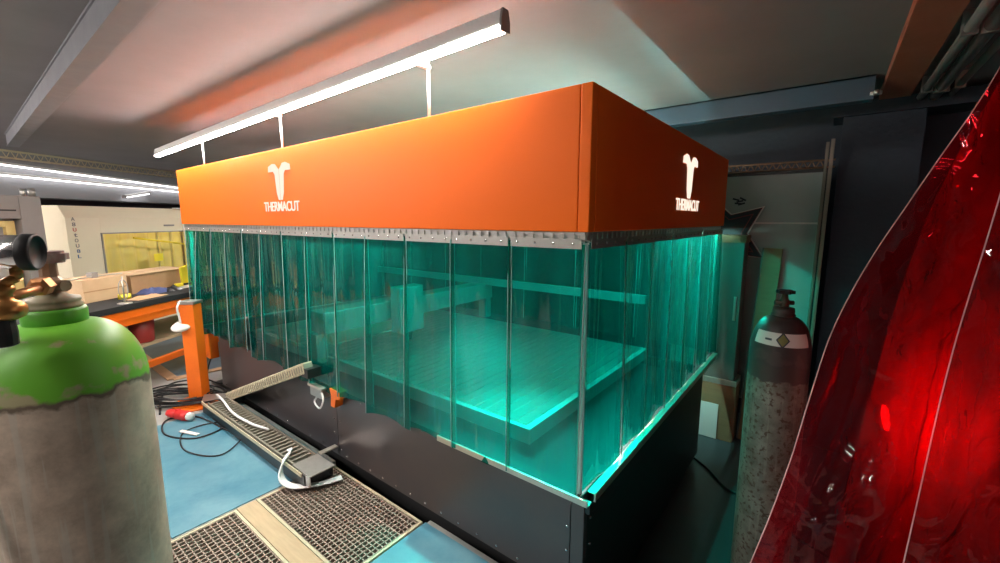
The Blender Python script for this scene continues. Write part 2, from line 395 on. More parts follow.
# hanging rail: a channel with a row of teeth
def rail(p0, p1, nrm):
    p0 = Vector(p0); p1 = Vector(p1); d = (p1-p0); Lh = d.length; d.normalize(); nrm = Vector(nrm)
    fm = Matrix(((d.x, nrm.x, 0, p0.x), (d.y, nrm.y, 0, p0.y), (0, 0, 1, p0.z), (0, 0, 0, 1)))
    mb = MB().box(0, Lh, -.03, .0, -.012, 0, fm).box(0, Lh, -.03, -.026, -.035, -.012, fm)
    o = mb.build('hanging_rail', M['zinc'], mc)
    te = MB(); k = int(Lh/.045)
    for i in range(k):
        x = (i+.5)*Lh/k
        te.box(x-.014, x+.014, 0.0, .004, -.034, -.006, fm); te.cyl(fm @ Vector((x-.012, .006, -.034)), fm @ Vector((x+.012, .006, -.034)), .005, n=6)
    te.build('rail_teeth', M['zinc'], o)
rail((-W+.01, .018, ZB), (-.01, .018, ZB), (0, -1, 0))
rail((-.018, .01, ZB), (-.018, D, ZB), (1, 0, 0))
# base: panels, rim, plinth
YB = .04; ZR = .535
MB().box(-3.80, -1.803, YB, YB+.02, .05, ZR-.01).build('base_panel', M['body'], mc)
MB().box(-1.797, -.062, YB, YB+.02, .05, ZR-.01).build('base_panel', M['body'], mc)
MB().box(-.058, .0, YB, YB+.03, -.2, ZR-.01, ch=.003).build('base_corner_panel', M['body'], mc)
MB().box(-.03, .0, YB+.032, D-.33, -.20, ZR-.01).build('base_side_panel', M['black'], mc)
MB().box(-3.80, -3.78, YB+.022, D-.3, .05, ZR-.01).build('base_side_panel', M['brownboard'], mc)
MB().box(-3.75, -.05, .16, D-.4, ZL, .3).build('plinth', M['blackmatte'], mc)
MB().box(-3.80, -3.6, .07, D-.3, .3, .56).box(-3.6, -.03, D-.34, D-.3, -.2, .5).build('base_carcass', M['black'], mc)
# steel rim on the base
MB().box(-3.8, -.8, .02, YB+.02, ZR, ZR+.004).build('base_ledge', M['black'], mc)
MB().box(-.8, -.031, .006, YB+.02, ZR, ZR+.006).box(-.03, .0, .006, D-.02, ZR-.004, ZR+.002).build('base_ledge', M['black'], mc)
MB().box(-.8, .032, -.004, .004, ZR-.022, ZR+.006, ch=.001).box(-.8, .032, .002, YB, ZR-.022, ZR-.018).build('front_rim', M['alu'], mc)
MB().box(.001, .036, YB+.021, D-.02, ZR, ZR+.006, ch=.002).box(.030, .036, YB+.021, D-.02, ZR-.03, ZR).build('side_rim', M['alu'], mc)
MB().box(-3.75, -.05, .08, D-.36, .42, .44).build('dark_gap_sheet', M['black'], mc)  # black sheet added so the space under the bed stays dark
MB().box(-W+.02, -3.8, .09, D-.02, ZR-.03, ZR).build('end_ledge', M['black'], mc)
MB().box(-.001, .022, YB+.005, YB+.09, ZR-.085, ZR-.036, ch=.003).build('corner_bracket', M['black'], mc)
MB().box(-.034, -.012, .022, .036, ZR+.004, ZB-.04, ch=.002).build('corner_post', M['whiteplastic'], mc)
MB().box(-.06, -.02, D-.06, D-.02, ZR+.004, ZB-.04).build('corner_post', M['zinc'], mc)
MB().box(-W+.02, -W+.06, D-.06, D-.02, .5, ZB-.04).build('corner_post', M['zinc'], mc)
MB().box(-W+.02, -W+.06, .03, .07, ZR+.004, ZB-.04).build('corner_post', M['zinc'], mc)
# rivets
rv = MB().lathe([(0, .004), (.004, .0035), (.0065, .001), (.0065, 0)], (0, 0, 0), (0, -1, 0), 8)
rivet0 = None
def rivet(x, z, y=YB, rz=0):
    global rivet0
    if rivet0 is None:
        rivet0 = rv.build('rivet', M['chrome'], mc, world=False); o = rivet0
    else:
        o = rivet0.copy(); C.objects.link(o); o.parent = mc
    o.location = Vector((x, y-.0003, z)) - mc.location; o.rotation_euler = (0, 0, rz)
for z in (.10, .20, .30, .40, .49):
    rivet(-1.835, z); rivet(-1.765, z)
for k in range(14): rivet(-1.70 + k*.125, .075)
for k in range(11): rivet(-3.7 + k*.17, .075)
for k in range(12): rivet(-1.66 + k*.14, .495)
for z in (.25, .36): rivet(-.075, z)
for z in (.16, .28, .40): rivet(.0003, z, YB+.06, PI/2)
# cutting bed with slats, gantry with torch
bed = MB().box(-3.59, -.42, .27, 2.0, .50, .58); bed.build('cutting_bed', M['tablebed'], mc)
sl = MB()
for k in range(44): sl.box(-3.55 + k*.0705, -3.49 + k*.0705, .30, 1.97, .58, .588)
sl.build('bed_slats', M['zinc'], mc)
MB().box(-3.2, -2.5, .45, 1.25, .589, .597).build('sheet_metal', M['alu'], mc)
g = MB().box(-2.30, -2.12, .16, 2.08, .80, .96, ch=.01).box(-2.26, -2.16, .12, .2, .585, .80).box(-2.26, -2.16, 2.02, 2.1, .585, .80)
gt = g.build('gantry', M['gantry'], mc)
MB().box(-2.12, -2.0, .75, 1.0, .70, 1.08, ch=.01).build('torch_carriage', M['gantry'], mc)
MB().lathe([(.012, 0), (.02, .05), (.028, .08), (.028, .2)], (-2.03, .87, .63), n=16).build('cutting_torch', M['black'], mc)
MB().box(-3.95, -.45, 1.96, 2.0, .95, 1.02).build('guide_beam', M['gantry'], mc)
# lamp bar inside the hood
hm = MB().box(-.357, -.333, .94, 2.16, 1.718, 1.73)
for y in (1.05, 2.05): hm.cyl((-.345, y, 1.73), (-.245, y, ZT-.02), .005, n=8)
ho = hm.build('lamp_holder', M['zinc'], mc)
MB().cyl((-.345, .95, 1.70), (-.345, 2.15, 1.70), .014, n=12).build('lamp_tube', M['ledhood'], ho)
for xa, xb in ((-2.4, -1.0),):  # extra tube out of sight, added to brighten the hood interior
    hm = MB().box(xa, xb, .148, .172, 1.718, 1.73)
    for x in (xa+.1, xb-.1): hm.cyl((x, .16, 1.73), (x, .16, ZT-.02), .005, n=8)
    ho = hm.build('lamp_holder', M['zinc'], mc); MB().cyl((xa, .16, 1.70), (xb, .16, 1.70), .014, n=12).build('lamp_tube', M['hoodfill'], ho)
SP = Vector((-.62, .36, 1.70))
sh = MB().lathe([(.02, .10), (.05, .09), (.06, .0), (.055, .0), (.046, .085), (.0, .09)], SP, n=28).cyl(SP + Vector((0, 0, .1)), (SP.x, .20, ZT-.02), .006, n=8).build('spot_head', M['black'], mc)
sl_ = bpy.data.lights.new('bed_spot', 'SPOT'); sl_.energy = 420; sl_.spot_size = math.radians(62); sl_.spot_blend = .9; sl_.shadow_soft_size = .03; sl_.color = (.85, 1, .93)
so = bpy.data.objects.new('bed_spot', sl_); C.objects.link(so); so.location = Vector((SP.x, SP.y, 1.705)) - mc.location; so.parent = mc
so.rotation_euler = (math.radians(-6), math.radians(-8), 0)

# ------------------------------------------------------------------ green strip curtain
def green_strip(p0, dirv, nrm, w, zbot, seed, label, lean=0., curl=1., over=0.):
    """p0: top of the strip's first edge on the rail line"""
    d = Vector(dirv); nv = Vector(nrm); rng = random.Random(seed)
    mid = Vector(p0) + d*w/2
    e = empty('strip_curtain', (mid.x, mid.y, zbot), label, 'curtain strip', 'green strip curtain around the machine')
    ph = rng.uniform(0, 6.28); k1 = rng.uniform(.8, 1.5); amp = rng.uniform(.006, .013)*curl; cl = rng.uniform(.012, .03)*curl; cr = rng.uniform(-.01, .02)*curl
    ztop = ZB - .045; tw = rng.uniform(-.012, .012)*curl
    def pt(u, v):
        q = v*(1.3-.3*v)
        off = over + .008 + amp*math.sin(k1*u*6.28+ph)*q + cl*max(0, 1-u*5)**2*q + cr*max(0, 1-(1-u)*5)**2*q + tw*(u-.5)*2*q
        off += .004*math.sin(9*v+ph)*q*math.sin(u*3.1)
        zz = ztop + (zbot - ztop)*v + (.012*math.sin(u*3.14+ph)*v*curl)
        return Vector(p0) + d*(u*w*(1-.035*curl*q) + lean*v) + nv*max(off, over+.004) + Vector((0, 0, zz - Vector(p0).z))
    MB().grid(pt, 18, 26).build('film', M['teal'], e)
    for u in (0, 1):
        MB().tube([pt(u, j/26) for j in range(27)], .0022, 5).build('cut_edge', M['tealedge'], e)
    fm = Matrix(((d.x, nv.x, 0, p0[0]), (d.y, nv.y, 0, p0[1]), (0, 0, 1, 0), (0, 0, 0, 1)))
    MB().box(.015, w-.015, over+.010, over+.014, ZB-.062, ZB-.026, fm).build('clamp_plate', M['zinc'], e)
    bo = MB()
    for i in range(4): bo.lathe([(.005, 0), (.005, .003), (0, .004)], fm @ Vector((w*(.14+.24*i), over+.014, ZB-.044)), nv, 8)
    bo.build('clamp_bolts', M['chrome'], e)
    return e
NF = 13; step = (W-.09)/NF
for k in range(NF):
    x1 = -.02 - k*step
    far = k/(NF-1)
    lab = f'green transparent strip, {ORD[k]} from the near corner along the long front of the machine'
    zb = .517 if k < 3 else .490 + .06*far + .012*math.sin(k*2.1)
    green_strip((x1-step-.012, .014, ZB), (1, 0, 0), (0, -1, 0), step+.02, zb, 11+k, lab, lean=.0, curl=.55 + 1.9*far, over=.006*(k % 2))
NS = 7; ss = (D-.03)/NS
for k in range(NS):
    green_strip((-.014, .015 + k*ss, ZB), (0, 1, 0), (1, 0, 0), ss+.03, .548 + .004*(k % 2), 50+k,
                f'green transparent strip, {ORD[k]} from the near corner along the short right side', curl=.8, over=.006*(k % 2))
for k in range(7):
    w = (W-.1)/7
    green_strip((-.05 - (k+1)*w, D-.03, ZB), (1, 0, 0), (0, -1, 0), w+.03, .56, 80+k, f'green strip at the rear of the machine, {ORD[k]} from the right', curl=.5, over=.006*(k % 2))
for k in range(3):
    w = (D-.12)/3
    green_strip((-W+.07, .07+k*w, ZB), (0, 1, 0), (-1, 0, 0), w+.02, .56, 95+k, f'green strip on the left end of the machine, {ORD[k]} from its front', curl=.5, over=.006*(k % 2))

# ------------------------------------------------------------------ light above the hood
def led(name, p0, p1, label, m, wid=.045, hgt=.06, rods=None, hang=True, cat='light'):
    p0 = Vector(p0); p1 = Vector(p1); d = p1-p0; Lh = d.length; d.normalize(); side = Vector((-d.y, d.x, 0)).normalized(); up = d.cross(side)
    if up.z < 0: up = -up
    fm = Matrix(((d.x, side.x, up.x, p0.x), (d.y, side.y, up.y, p0.y), (d.z, side.z, up.z, p0.z), (0, 0, 0, 1)))
    mid = (p0+p1)/2
    e = empty(name, mid, label, cat)
    pf = [(-wid/2, .016), (-wid*.62, .022), (-wid*.62, .034), (-wid*.4, hgt), (wid*.4, hgt), (wid*.62, .034), (wid*.62, .022), (wid/2, .016)]
    MB().prism(pf, lambda u, v, t: fm @ Vector((t, u, v)), .004, Lh-.004).build('housing', M['whiteplastic'] if name == 'linear_light' else M['greyframe'], e)
    df = [(-wid/2, .0155), (-wid/2, .006), (-wid*.3, 0), (wid*.3, 0), (wid/2, .006), (wid/2, .0155)]
    MB().prism(df, lambda u, v, t: fm @ Vector((t, u, v)), .006, Lh-.006).build('diffuser', m, e)
    for a, b in ((-.006, .004), (Lh-.004, Lh+.006)):
        MB().prism([(-wid*.64, -.002), (-wid*.64, .036), (-wid*.42, hgt+.003), (wid*.42, hgt+.003), (wid*.64, .036), (wid*.64, -.002)], lambda u, v, t: fm @ Vector((t, u, v)), a, b).build('end_cap', M['greyframe'], e)
    if hang:
        for f in (.12, .5, .88):
            q = fm @ Vector((Lh*f, 0, hgt)); MB().cyl(q, (q.x, q.y, ZC), .004, n=6).box(q.x-.02, q.x+.02, q.y-.02, q.y+.02, q.z-.004, q.z+.01).build('hanger', M['zinc'], e)
    for x in rods or []:
        MB().cyl((x, .028, ZT-.004), (x, .028, p0.z + (p1.z-p0.z)*((x-p0.x)/(p1.x-p0.x))+.05), .0075, n=10).box(x-.012, x+.012, p0.y, .034, 2.30-.006+.03*((x-p0.x)/(p1.x-p0.x))-.02, 2.30+.03*((x-p0.x)/(p1.x-p0.x))-.01).build('support_rod', M['whiteplastic'], e)
    return e
led('linear_light', (-4.72, -.045, 2.238), (-.345, -.045, 2.315), 'long white linear lamp shining above the orange hood front', M['led'], .04, .075, rods=[-3.70, -2.27, -.84], hang=False)
# lamps on the grey fascia, far left
led('linear_light', LP(1.40, -3.44, 2.335), LP(5.3, -3.44, 2.20), 'long lamp on the far left fascia, upper of the two lines', M['led2'], .05, .05, hang=False)
led('linear_light', LP(1.40, -3.44, 2.195), LP(5.3, -3.44, 2.14), 'long lamp on the far left fascia, lower of the two lines', M['led2'], .05, .05, hang=False)
led('linear_light', LP(3.13, -3.42, 1.985), LP(3.60, -3.42, 2.075), 'short tilted lamp below the two long lamp lines at far left', M['led2'], .06, .05, hang=False)
# unseen fill lamps added to brighten the room, plus one beyond the red film
led('linear_light', (-4.4, -2.4, 2.40), (-1.0, -2.4, 2.40), 'long added fill lamp, unseen, under the ceiling in front of the machine', M['fillhall'], .06, .06)  # added out of view for general light on the machine front
led('linear_light', (-8.2, -2.9, 2.40), (-4.2, -2.9, 2.40), 'long added fill lamp, unseen, under the ceiling in front of the orange table', M['filltable'], .06, .06)  # added out of view to brighten the table side
led('linear_light', (2.3, .55, 2.2), (2.3, 1.45, 2.2), 'ceiling lamp of the hall on the far side of the red film', M['ledred'], .06, .06)

led('linear_light', (-.25, -4.3, 2.42), (-.25, -2.1, 2.42), 'added fill lamp, unseen, under the ceiling behind the camera', M['fillback'], .06, .06)  # added to brighten the left bottle and the fronts

led('linear_light', LP(1.9, .5, 2.44), LP(4.6, .5, 2.44), 'added fill lamp, out of sight, between the booth and the orange hood', M['fillbooth'], .05, .05)  # added where the hood hides it, to brighten the booth
# chain-link tray along the fascia
tr = MB()
def lk(s, t, z): return LP(s, t, z)
for z in (2.44, 2.535): tr.tube([lk(.6, -3.38, z), lk(5.6, -3.38, z)], .008, 6); tr.tube([lk(.6, -3.48, z), lk(5.6, -3.48, z)], .008, 6)
for k in range(50):
    s0 = .6 + k*.1
    tr.tube([lk(s0, -3.38, 2.44), lk(s0+.05, -3.38, 2.535)], .005, 5); tr.tube([lk(s0+.05, -3.38, 2.535), lk(s0+.1, -3.38, 2.44)], .005, 5); tr.tube([lk(s0, -3.38, 2.44), lk(s0, -3.48, 2.44)], .005, 5)
for s0 in (1.5, 3, 4.5): tr.tube([lk(s0, -3.43, 2.53), lk(s0, -3.43, ZC)], .006, 5)
tag(tr.build('cable_ladder', M['chain']), 'openwork metal cable ladder hung along the ceiling at far left', 'cable ladder')

# ------------------------------------------------------------------ gas cylinder, left foreground
GX, GY = -.367, -1.300
gc = empty('gas_cylinder', (GX, GY, 0), 'worn grey gas cylinder with bright green shoulder, in the left foreground', 'gas cylinder')
Mgreen = cylinder_paint('green_top_bottle_paint', (.74, .60, .47), (.44, .34, .26), (.20, .62, .05), 1.335, (.50, .46, .26), mid=(.20, .15, .11), zmid=1.325, scratch=.5)
Mgreenring = mat('green_ring_paint', (.10, .46, .03), .4, noise_amt=.4, nscale=20, col2=(.2, .4, .1))
R0 = .116
prof = [(.07, .002), (.108, .01), (R0, .03), (R0, 1.322)]
for a in range(1, 17):
    an = a/16*PI/2*.95; prof.append((.030 + (R0-.030)*math.cos(an)**.85, 1.322 + .122*math.sin(an)))
prof.append((.028, 1.448))
MB().lathe(prof, (GX, GY, 0), n=64).build('cylinder_body', Mgreen, gc)
MB().lathe([(.034, 1.434), (.041, 1.436), (.042, 1.45), (.042, 1.464), (.040, 1.468), (.028, 1.470)], (GX, GY, 0), n=48).build('neck_ring', Mgreenring, gc)
vm = mat('valve_old_brass', (.34, .19, .11), .45, metal=.5, noise_amt=.7, nscale=30, col2=(.48, .42, .33))
vt = MB().lathe([(.030, 1.466), (.036, 1.468), (.037, 1.474), (.034, 1.477), (.036, 1.480), (.035, 1.486), (.022, 1.489), (.016, 1.494)], (GX, GY, 0), n=40)
vto = vt.build('valve_thread', mat('painted_thread', (.40, .40, .26), .5, noise_amt=.8, nscale=30, col2=(.30, .17, .11)), gc)
v = MB().lathe([(.014, 1.490), (.015, 1.498), (.017, 1.50), (.017, 1.516), (.012, 1.522), (.0115, 1.55)], (GX, GY, 0), n=8, smooth=False)
v.cyl((GX-.02, GY-.012, 1.507), (GX+.022, GY+.016, 1.507), .010, n=8)
vo = v.build('valve', vm, gc)
hw = MB(); hp = []
for k in range(64):
    a = 2*PI*k/64; rr = .0265 + .0014*math.cos(8*a); hp.append((rr*math.cos(a), rr*math.sin(a)))
hw.prism(hp, lambda a, b, t: Vector((GX+a, GY+b, t)), 1.551, 1.562); hw.prism([(a*.8, b*.8) for a, b in hp], lambda a, b, t: Vector((GX+a, GY+b, t)), 1.546, 1.566)
hw.build('handwheel', mat('worn_handwheel', (.46, .42, .40), .4, metal=.6, noise_amt=.7, nscale=40, col2=(.32, .10, .08)), vo)

# regulator screwed to the valve
rg = empty('gas_regulator', (-.255, -1.35, 1.42), 'brass pressure regulator with two dark gauges on the green cylinder', 'regulator')
FW = Vector((-.607, .781, -.144)); RT = Vector((.789, .614, 0)); UP = Vector((0, 0, 1))
RC = Vector((-.258, -1.358, 1.502))
MB().lathe([(.012, -.004), (.019, 0), (.022, .006), (.022, .015), (.018, .021), (.010, .025), (.009, .034), (.0125, .038), (.0125, .044), (.009, .047), (.007, .052)], RC - UP*.024, (0, 0, 1), 40).build('regulator_body', M['brass'], rg)
iv = Vector((GX+.008, GY-.002, 1.507))
ib = MB().cyl(RC + UP*.004, iv, .0075, n=16); dd = (iv-RC).normalized()
ib.lathe([(.010, 0), (.0155, .003), (.0155, .022), (.010, .025)], RC + dd*.080 + UP*.004, dd, 6, smooth=False); ib.build('inlet_nut', mat('copper_brass', (.66, .30, .12), .35, metal=.7, noise_amt=.4, nscale=50), rg)
MB().lathe([(.010, .0), (.014, .002), (.015, .02), (.0135, .04), (.010, .042)], RC - UP*.067 - Vector((0, .006, 0)), (0, 0, 1), 12, smooth=False).build('adjusting_knob', M['rubber'], rg)
def gauge(cen, ax, r):
    ax = Vector(ax).normalized(); cen = Vector(cen)
    g = MB().lathe([(r*.72, -.036), (r*.93, -.033), (r*.95, -.004), (r*.95, 0)], cen, ax, 40).build('gauge_body', M['chrome'], rg)
    MB().lathe([(r*.95, -.008), (r*1.03, -.006), (r*1.03, .006), (r*.92, .009), (r*.86, .004), (0, .004)], cen, ax, 40).build('gauge_boot', M['rubber'], g)
    MB().cyl(cen - ax*.018 - UP*r*.9, cen - ax*.018 - UP*(r+.012), .007, n=10).build('gauge_stem', M['brass'], g)
gauge(Vector((-.240, -1.327, 1.572)), Vector((.45, .88, -.04)), .026)
gauge(Vector((-.262, -1.381, 1.566)), Vector((.45, .88, -.04)), .026)
MB().cyl(RC + UP*.024, Vector((-.247, -1.342, 1.537)), .007, n=12).cyl(RC + UP*.02, Vector((-.270, -1.396, 1.530)), .006, n=12).build('gauge_port', M['brass'], rg)
hs = smooth_path([RC - RT*.02, RC - RT*.05 - UP*.03, (-.33, -1.43, 1.36), (-.300, -1.436, 1.17), (-.262, -1.436, 1.05), (-.22, -1.45, .8), (-.18, -1.5, .3), (-.15, -1.55, .012), (.1, -1.75, .012)], 8)
tag(MB().tube(hs, .007, 10).build('gas_hose', M['rubber']), 'black rubber hose hanging down in front of the green shouldered cylinder', 'hose')

# ------------------------------------------------------------------ gas cylinder, right
HX, HY = .562, .60
rc = empty('gas_cylinder', (HX, HY, ZL), 'rusty dark gas cylinder with white shoulder sticker, right of the machine', 'gas cylinder')
Mdark = cylinder_paint('rusty_bottle_paint', (.26, .24, .20), (.12, .10, .08), (.055, .035, .035), 1.33, (.075, .05, .045), rust=(.10, .055, .035), mid=(.06, .038, .034), zmid=1.27, scratch=.1)
zs = 1.10 - ZL
RB = .105
prof = [(.07, .002), (.098, .01), (RB, .03), (RB, zs)]
for a in range(1, 15):
    an = a/14*PI/2*.93; prof.append((.03 + (RB-.03)*math.cos(an)**.9, zs + .145*math.sin(an)))
prof.append((.03, zs+.148))
MB().lathe(prof, (HX, HY, ZL), n=56).build('cylinder_body', Mdark, rc)
zt = zs+.148
MB().lathe([(.03, zt-.006), (.04, zt-.004), (.042, zt+.004), (.036, zt+.01), (.038, zt+.016), (.036, zt+.03), (.02, zt+.034)], (HX, HY, ZL), n=36).build('neck_collar', mat('collar_brown', (.07, .05, .045), .5, metal=.3), rc)
vv = MB().lathe([(.014, zt+.03), (.017, zt+.034), (.017, zt+.06), (.012, zt+.066), (.009, zt+.09)], (HX, HY, ZL), n=12)
vv.cyl((HX-.03, HY-.02, ZL+zt+.05), (HX+.028, HY+.02, ZL+zt+.05), .009, n=12)
vr = vv.build('valve', mat('dark_valve', (.09, .07, .05), .4, metal=.6), rc)
w2 = MB(); pts = []
for k in range(48):
    a = 2*PI*k/48; rr = .029 + .004*math.cos(6*a); pts.append((rr*math.cos(a), rr*math.sin(a)))
w2.prism(pts, lambda a, b, t: Vector((HX+a, HY+b, t)), ZL+zt+.088, ZL+zt+.10)
w2.build('handwheel', M['black'], vr)
# sticker wrapped on the shoulder, with a dark diamond
def shoulder_r(z):   # radius at world z
    h = (z - ZL - zs)/.145
    an = math.asin(max(0., min(1., h))); return .03 + (RB-.03)*math.cos(an)**.9
Z0, Z1 = 1.142, 1.192
def stick(u, v, off=.0012, z0=Z0, z1=Z1, a0=-1.03, a1=1.0):
    cd = math.atan2(-1.39-HY, .683-HX) + .05
    a = cd + a0 + (a1-a0)*u; z = z0 + (z1-z0)*v
    r = shoulder_r(z) + off; return Vector((HX + r*math.cos(a), HY + r*math.sin(a), z))
st = MB().grid(lambda u, v: stick(u, v), 24, 4).build('sticker', M['paper'], rc)
def diam(u, v):
    a = (u-.5)*2; b = (v-.5)*2; x = (a+b)/2; y = (b-a)/2
    return stick(.52 + x*.115, .5 + y*.62, .0022)
MB().grid(diam, 6, 6).build('hazard_diamond', M['txt1'], st)
def diam2(u, v):
    a = (u-.5)*2; b = (v-.5)*2; x = (a+b)/2; y = (b-a)/2
    return stick(.52 + x*.085, .5 + y*.46, .003)
MB().grid(diam2, 6, 6).build('diamond_field', mat('olive_field', (.22, .2, .06), .5), st)
MB().grid(lambda u, v: stick(.22+u*.12, .38+v*.16, .002), 6, 2).build('sticker_print', M['txt1'], st)

# ------------------------------------------------------------------ red welding film, right foreground
def red_sheet(name, edge_pts, width_top, width_bot, label, seed, depth=0., amp=.035, edge='rededge', rough_=.6):
    """left edge polyline (world) from top to bottom; the film spreads along RT"""
    E = smooth_path(edge_pts, 8); n = len(E)-1
    away = Vector((FW.x, FW.y, 0)).normalized()
    def pt(u, v):
        f = v*n; i = min(int(f), n-1); p = E[i].lerp(E[i+1], f-i)
        w = width_top + (width_bot-width_top)*v
        fold = amp*(.25+.75*v)*(math.sin(u*19+seed) + .6*math.sin(u*37+2.1*seed+v*1.5))*min(1, u*6)
        q = Vector((u*w*7, v*9, seed*3.7))
        wq = q + Vector((noise.noise(q*.35+Vector((5, 1, 2)))*1.6, noise.noise(q*.35+Vector((1, 8, 3)))*1.6, 0)); cr = noise.noise(q*.5)*.022 + (abs(noise.noise(wq*.8))**.8)*.034*rough_ + abs(noise.noise(wq*2.1))*.010*rough_
        q2 = Vector((u*w*12, v*5, seed+9)); cr += abs(noise.noise(q2))*.006
        return p + RT*(u*w) + away*(depth + fold + cr*min(1, u*8))
    e = empty(name, pt(.5, 1), label, 'welding curtain', 'red welding films at the right edge')
    MB().grid(pt, 140, 200).build('film', M['redfilmrear' if edge == 'redfilm' else 'redfilm'], e)
    MB().tube([pt(0, j/130) for j in range(131)], .0016, 6).build('cut_edge', M[edge], e)
    return e
ED = [(1.12, .60, 2.36), (1.024, .489, 2.066), (.970, .425, 1.93), (.904, .345, 1.791), (.842, .270, 1.655), (.792, .212, 1.545), (.744, .153, 1.42), (.706, .100, 1.29), (.680, .051, 1.14), (.650, -.003, .945), (.616, -.065, .78), (.586, -.11, .655), (.53, -.18, .40), (.47, -.26, .02)]
red_sheet('red_film_strip', ED, 1.3, 1.5, 'large red transparent film whose left edge sweeps down past the rusty cylinder', 1.3, rough_=1.3)
EF = [(1.13, .52, 2.36), (1.075, .42, 2.05), (1.041, .352, 1.806), (1.027, .319, 1.688), (1.008, .280, 1.56), (.985, .236, 1.413), (.966, .197, 1.282), (.950, .158, 1.14), (.934, .112, .968), (.914, .056, .74), (.898, .014, .575), (.86, -.06, .3), (.82, -.13, .02)]
red_sheet('red_film_strip', EF, 1.0, 1.2, 'front red transparent film lapping over the larger one, at right', 4.1, amp=.02)
ER = [(1.16, .85, 2.36), (1.067, .728, 2.068), (.975, .61, 1.814), (.905, .505, 1.559), (.855, .415, 1.273), (.828, .352, 1.06), (.80, .291, .827), (.776, .229, .589), (.75, .17, .35), (.72, .11, ZL+.05)]
red_sheet('red_film_strip', ER, 1.1, 1.3, 'rear red transparent film seen through the two in front of it', 7.7, amp=.045, edge='redfilm', rough_=1.2)
wl = empty('added_lamp', (.94, .70, ZL), 'added round lamp on a thin stand, making the glow behind the red films', 'lamp')  # invented lamp that supplies the red glow behind the films
la = (FW*-.8 + RT*.62 + UP*.15).normalized()
MB().lathe([(.02, -.06), (.045, -.05), (.062, -.01), (.062, .008), (.055, .008)], (.895, .64, .90), la, 32).build('lamp_housing', M['black'], wl)
MB().lathe([(.054, .0), (.054, .004), (.04, .012), (0, .016)], (.895, .64, .90), la, 32).build('lamp_lens', emis('added_lamp_glow', (1., .9, .8), 75.), wl)
MB().cyl((.94, .735, ZL+.01), (.905, .70, .89), .011, n=12).build('lamp_pole', M['black'], wl)
for k in range(3):
    a = 2*PI*k/3 + .4
    MB().cyl((.94, .735, ZL+.25), (.94+.28*math.cos(a), .735+.28*math.sin(a), ZL+.008), .008, n=8).build('leg', M['black'], wl)
rr = MB().box(0, 1.1, -.02, .02, 0, .03, Matrix(((RT.x, FW.x, 0, 1.06), (RT.y, FW.y, 0, .57), (0, 0, 1, 2.366), (0, 0, 0, 1))))
for k in (.18, 1.0): rr.cyl(Vector((1.06, .57, 2.38)) + RT*k, Vector((1.06, .57, ZC)) + RT*k, .008, n=8)
tag(rr.build('curtain_rail', M['zinc']), 'steel rail under the ceiling from which the red films hang', 'rail')

# ------------------------------------------------------------------ floor in front of the machine
def grating(x0, x1, y0, y1, label, sx=.027, sy=.027):
    e = empty('floor_grating', ((x0+x1)/2, (y0+y1)/2, 0), label, 'grating', 'gratings beside the machine base')
    b = MB(); t = .0065
    for k in range(int((x1-x0)/sx)+1): x = x0 + k*sx; b.box(x, x+t, y0, y1, -.028, -.001)
    for k in range(int((y1-y0)/sy)+1): y = y0 + k*sy; b.box(x0, x1, y, y+t, -.024, -.003)
    b.build('grate_bars', M['grate'], e)
    f = MB().box(x0-.014, x0, y0-.014, y1+.014, -.03, .002).box(x1, x1+.014, y0-.014, y1+.014, -.03, .002).box(x0, x1, y0-.014, y0, -.03, .002).box(x0, x1, y1, y1+.014, -.03, .002)
    for x in (x0+.05, x1-.05):
        for y in (y0+.03, y1-.03): f.box(x-.02, x+.02, y-.02, y+.02, -.12, -.029)
    f.build('grate_frame', M['chain'], e)
grating(-1.81, -.935, -.465, -.02, 'square mesh floor grating touching the machine base')
grating(-1.81, -.935, -.935, -.60, 'square mesh floor grating nearest the camera, beyond the pale batten', .030, .030)
tag(MB().box(-1.825, -.90, -.583, -.483, -.05, .004, ch=.003).box(-1.7, -1.6, -.56, -.5, -.12, -.05).box(-1.1, -1.0, -.56, -.5, -.12, -.05).build('wood_batten', M['wood']), 'pale wooden batten lying between the two floor gratings', 'batten')
tag(MB().box(-2.9, -1.84, -.95, -.885, 0, .012, ch=.003).build('wood_batten', M['tanwood']), 'tan wooden batten along the front edge of the blue mat', 'batten')
tag(MB().box(-3.38, -1.84, -.88, .0, 0, .006, ch=.002).build('floor_mat', M['mat']), 'scuffed blue floor sheet under the black cable loop', 'floor mat')
tag(MB().box(-.905, 1.6, -.90, -.0, 0, .006, ch=.002).build('floor_mat', M['mat']), 'blue floor sheet right of the gratings by the machine base', 'floor mat')
def flatpoly(name, pts, m, z0, z1, label, cat):
    return tag(MB().prism([(p[0], p[1]) for p in pts], lambda u, v, t: Vector((u, v, t)), z0, z1).build(name, m), label, cat)
q = [(-4.475, -.182), (-6.9, -.16), (-7.2, 1.1), (-5.9, 1.5), (-4.43, .33)]
flatpoly('floor_mat', q, M['matdark'], 0, .006, 'slate blue floor sheet framed in tan wood behind the orange post', 'floor mat')
fr = MB()
def strip(a, b, w=.045):
    a = Vector((*a, 0)); b = Vector((*b, 0)); d = (b-a).normalized(); n = Vector((-d.y, d.x, 0))
    fr.prism([(0, -w), (0, w), ((b-a).length, w), ((b-a).length, -w)], lambda u, v, t: a + d*u + n*v + Vector((0, 0, t)), .0065, .016)
strip(q[0], q[1]); strip(q[4], q[0]); strip(q[4], q[3])
tag(fr.build('wood_edging', M['tanwood']), 'tan wooden edging around the slate blue floor sheet', 'edging')

